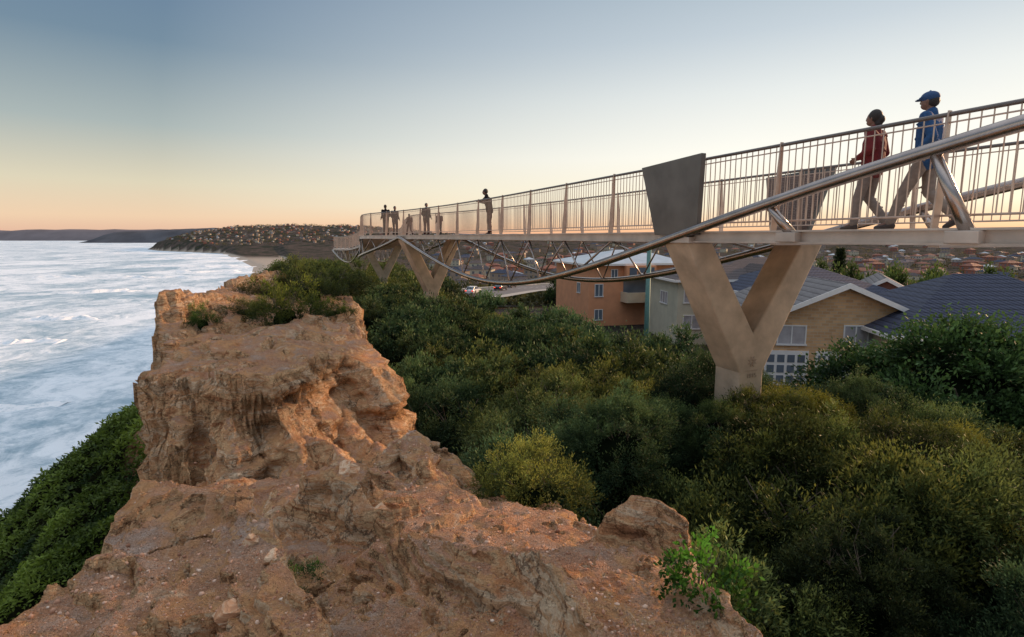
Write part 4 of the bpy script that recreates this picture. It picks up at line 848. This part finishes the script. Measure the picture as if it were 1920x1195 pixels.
roadstrip(7,7.3,.12,M['kerb'],'kerb',0,1); roadstrip(-7.3,-7,.12,M['kerb'],'kerb',0,1); roadstrip(7.3,9.3,.12,M['kerb'],'pavement',0,1); roadstrip(-9.3,-7.3,.12,M['kerb'],'pavement',0,1)
def car(i,off,mat,lb,flip=False):
    h=math.atan2(ry[i+1]-ry[i],rx[i+1]-rx[i])+(math.pi if flip else 0); o=empty('car',(rx[i]+nx[i]*off,ry[i]+ny[i]*off,cz[i]+.02),h); tag(o,lb,'car'); 
    b=MB(); b.prism([(-2.15,.3),(2.15,.3),(2.2,.62),(2.0,.82),(1.1,.95),(-1.9,1.0),(-2.2,.85)],(0,-.88,0),(1,0,0),(0,0,1),(0,1.76,0)); b.build('body',mat,o,bevel=.08)
    b=MB(); b.prism([(-1.85,.97),(1.05,.93),(.35,1.42),(-1.2,1.46)],(0,-.76,0),(1,0,0),(0,0,1),(0,1.52,0)); b.build('cabin',M['glass'],o,bevel=.05)
    b=MB(); b.prism([(-1.2,1.45),(.35,1.41),(.3,1.48),(-1.1,1.51)],(0,-.7,0),(1,0,0),(0,0,1),(0,1.4,0)); b.build('roof',mat,o,bevel=.02)
    for wx in (-1.35,1.35):
        for wy in (-.9,.72):
            b=MB(); b.tube([(wx,wy,.33),(wx,wy+.18,.33)],.33,16); w=b.build('wheel',M['rubber'],o,True); b=MB(); b.tube([(wx,wy-.01,.33),(wx,wy+.19,.33)],.19,12); b.build('rim',M['steel'],w)
    for s in (-1,1):
        b=MB(); b.box((-2.2,s*.66,.78),(.06,.3,.16)); b.build('taillight',M['tail'],o); b=MB(); b.box((2.14,s*.6,.66),(.12,.34,.14)); b.build('headlight',M['white'],o)
def ri(px): return int(np.argmin(np.abs(960+F*rx/ry-px)))
car(ri(885),0.5,M['carwhite'],'white car with red tail lights driving on the road under the bridge'); car(ri(935),0.5,M['cardark'],'dark car ahead of the white one on the road under the bridge'); car(ri(985),-3.5,M['cardark'],'dark car farthest along the road below the bridge',True)
# ------------------------------------------------------------ sky, sun, camera
w=bpy.data.worlds.new('World'); bpy.context.scene.world=w; w.use_nodes=True; nt=w.node_tree; bg=nt.nodes['Background']
AZ=math.radians(60); EL=math.radians(15)
sky=N(nt,'ShaderNodeTexSky'); sky.sky_type='NISHITA'; sky.sun_disc=False; sky.sun_elevation=EL; sky.sun_rotation=AZ
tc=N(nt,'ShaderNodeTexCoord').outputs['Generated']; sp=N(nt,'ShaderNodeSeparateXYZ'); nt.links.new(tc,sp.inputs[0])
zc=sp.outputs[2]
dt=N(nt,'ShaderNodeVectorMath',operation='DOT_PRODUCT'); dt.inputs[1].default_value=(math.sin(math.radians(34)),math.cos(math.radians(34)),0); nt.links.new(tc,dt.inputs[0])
left=ramp(nt,zc,[(0,(.76,.45,.33)),(.03,(.86,.62,.42)),(.08,(.72,.65,.48)),(.16,(.40,.46,.45)),(.27,(.175,.26,.34)),(.38,(.125,.205,.32)),(.55,(.52,.58,.70)),(1,(.92,.96,1.02))])  # upper stops of both ramps raised above the view as added fill light
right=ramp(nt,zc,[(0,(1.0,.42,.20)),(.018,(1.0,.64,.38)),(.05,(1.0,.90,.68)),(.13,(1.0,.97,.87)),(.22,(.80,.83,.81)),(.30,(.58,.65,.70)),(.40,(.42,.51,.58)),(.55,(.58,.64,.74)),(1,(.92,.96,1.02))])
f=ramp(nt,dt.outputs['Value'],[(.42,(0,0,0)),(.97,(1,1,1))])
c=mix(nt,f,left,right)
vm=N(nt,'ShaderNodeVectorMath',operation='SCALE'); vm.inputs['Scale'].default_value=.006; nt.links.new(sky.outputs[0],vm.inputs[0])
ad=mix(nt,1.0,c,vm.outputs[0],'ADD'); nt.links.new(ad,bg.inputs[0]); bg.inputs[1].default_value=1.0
sl=bpy.data.lights.new('sun','SUN'); sl.energy=4.2; sl.angle=math.radians(4); sl.color=(1,.60,.33); so=link(bpy.data.objects.new('sun',sl))
d=-Vector((math.sin(AZ)*math.cos(EL),math.cos(AZ)*math.cos(EL),math.sin(EL))); so.rotation_euler=d.to_track_quat('-Z','Y').to_euler()
cam=bpy.data.cameras.new('camera'); cam.lens=36*F/1920; cam.sensor_width=36; cam.clip_start=.05; cam.clip_end=80000
co=link(bpy.data.objects.new('camera',cam)); co.rotation_euler=(math.pi/2-TH,0,0); bpy.context.scene.camera=co
sc=bpy.context.scene; sc.view_settings.view_transform='Standard'; sc.view_settings.look='None'; sc.view_settings.exposure=0
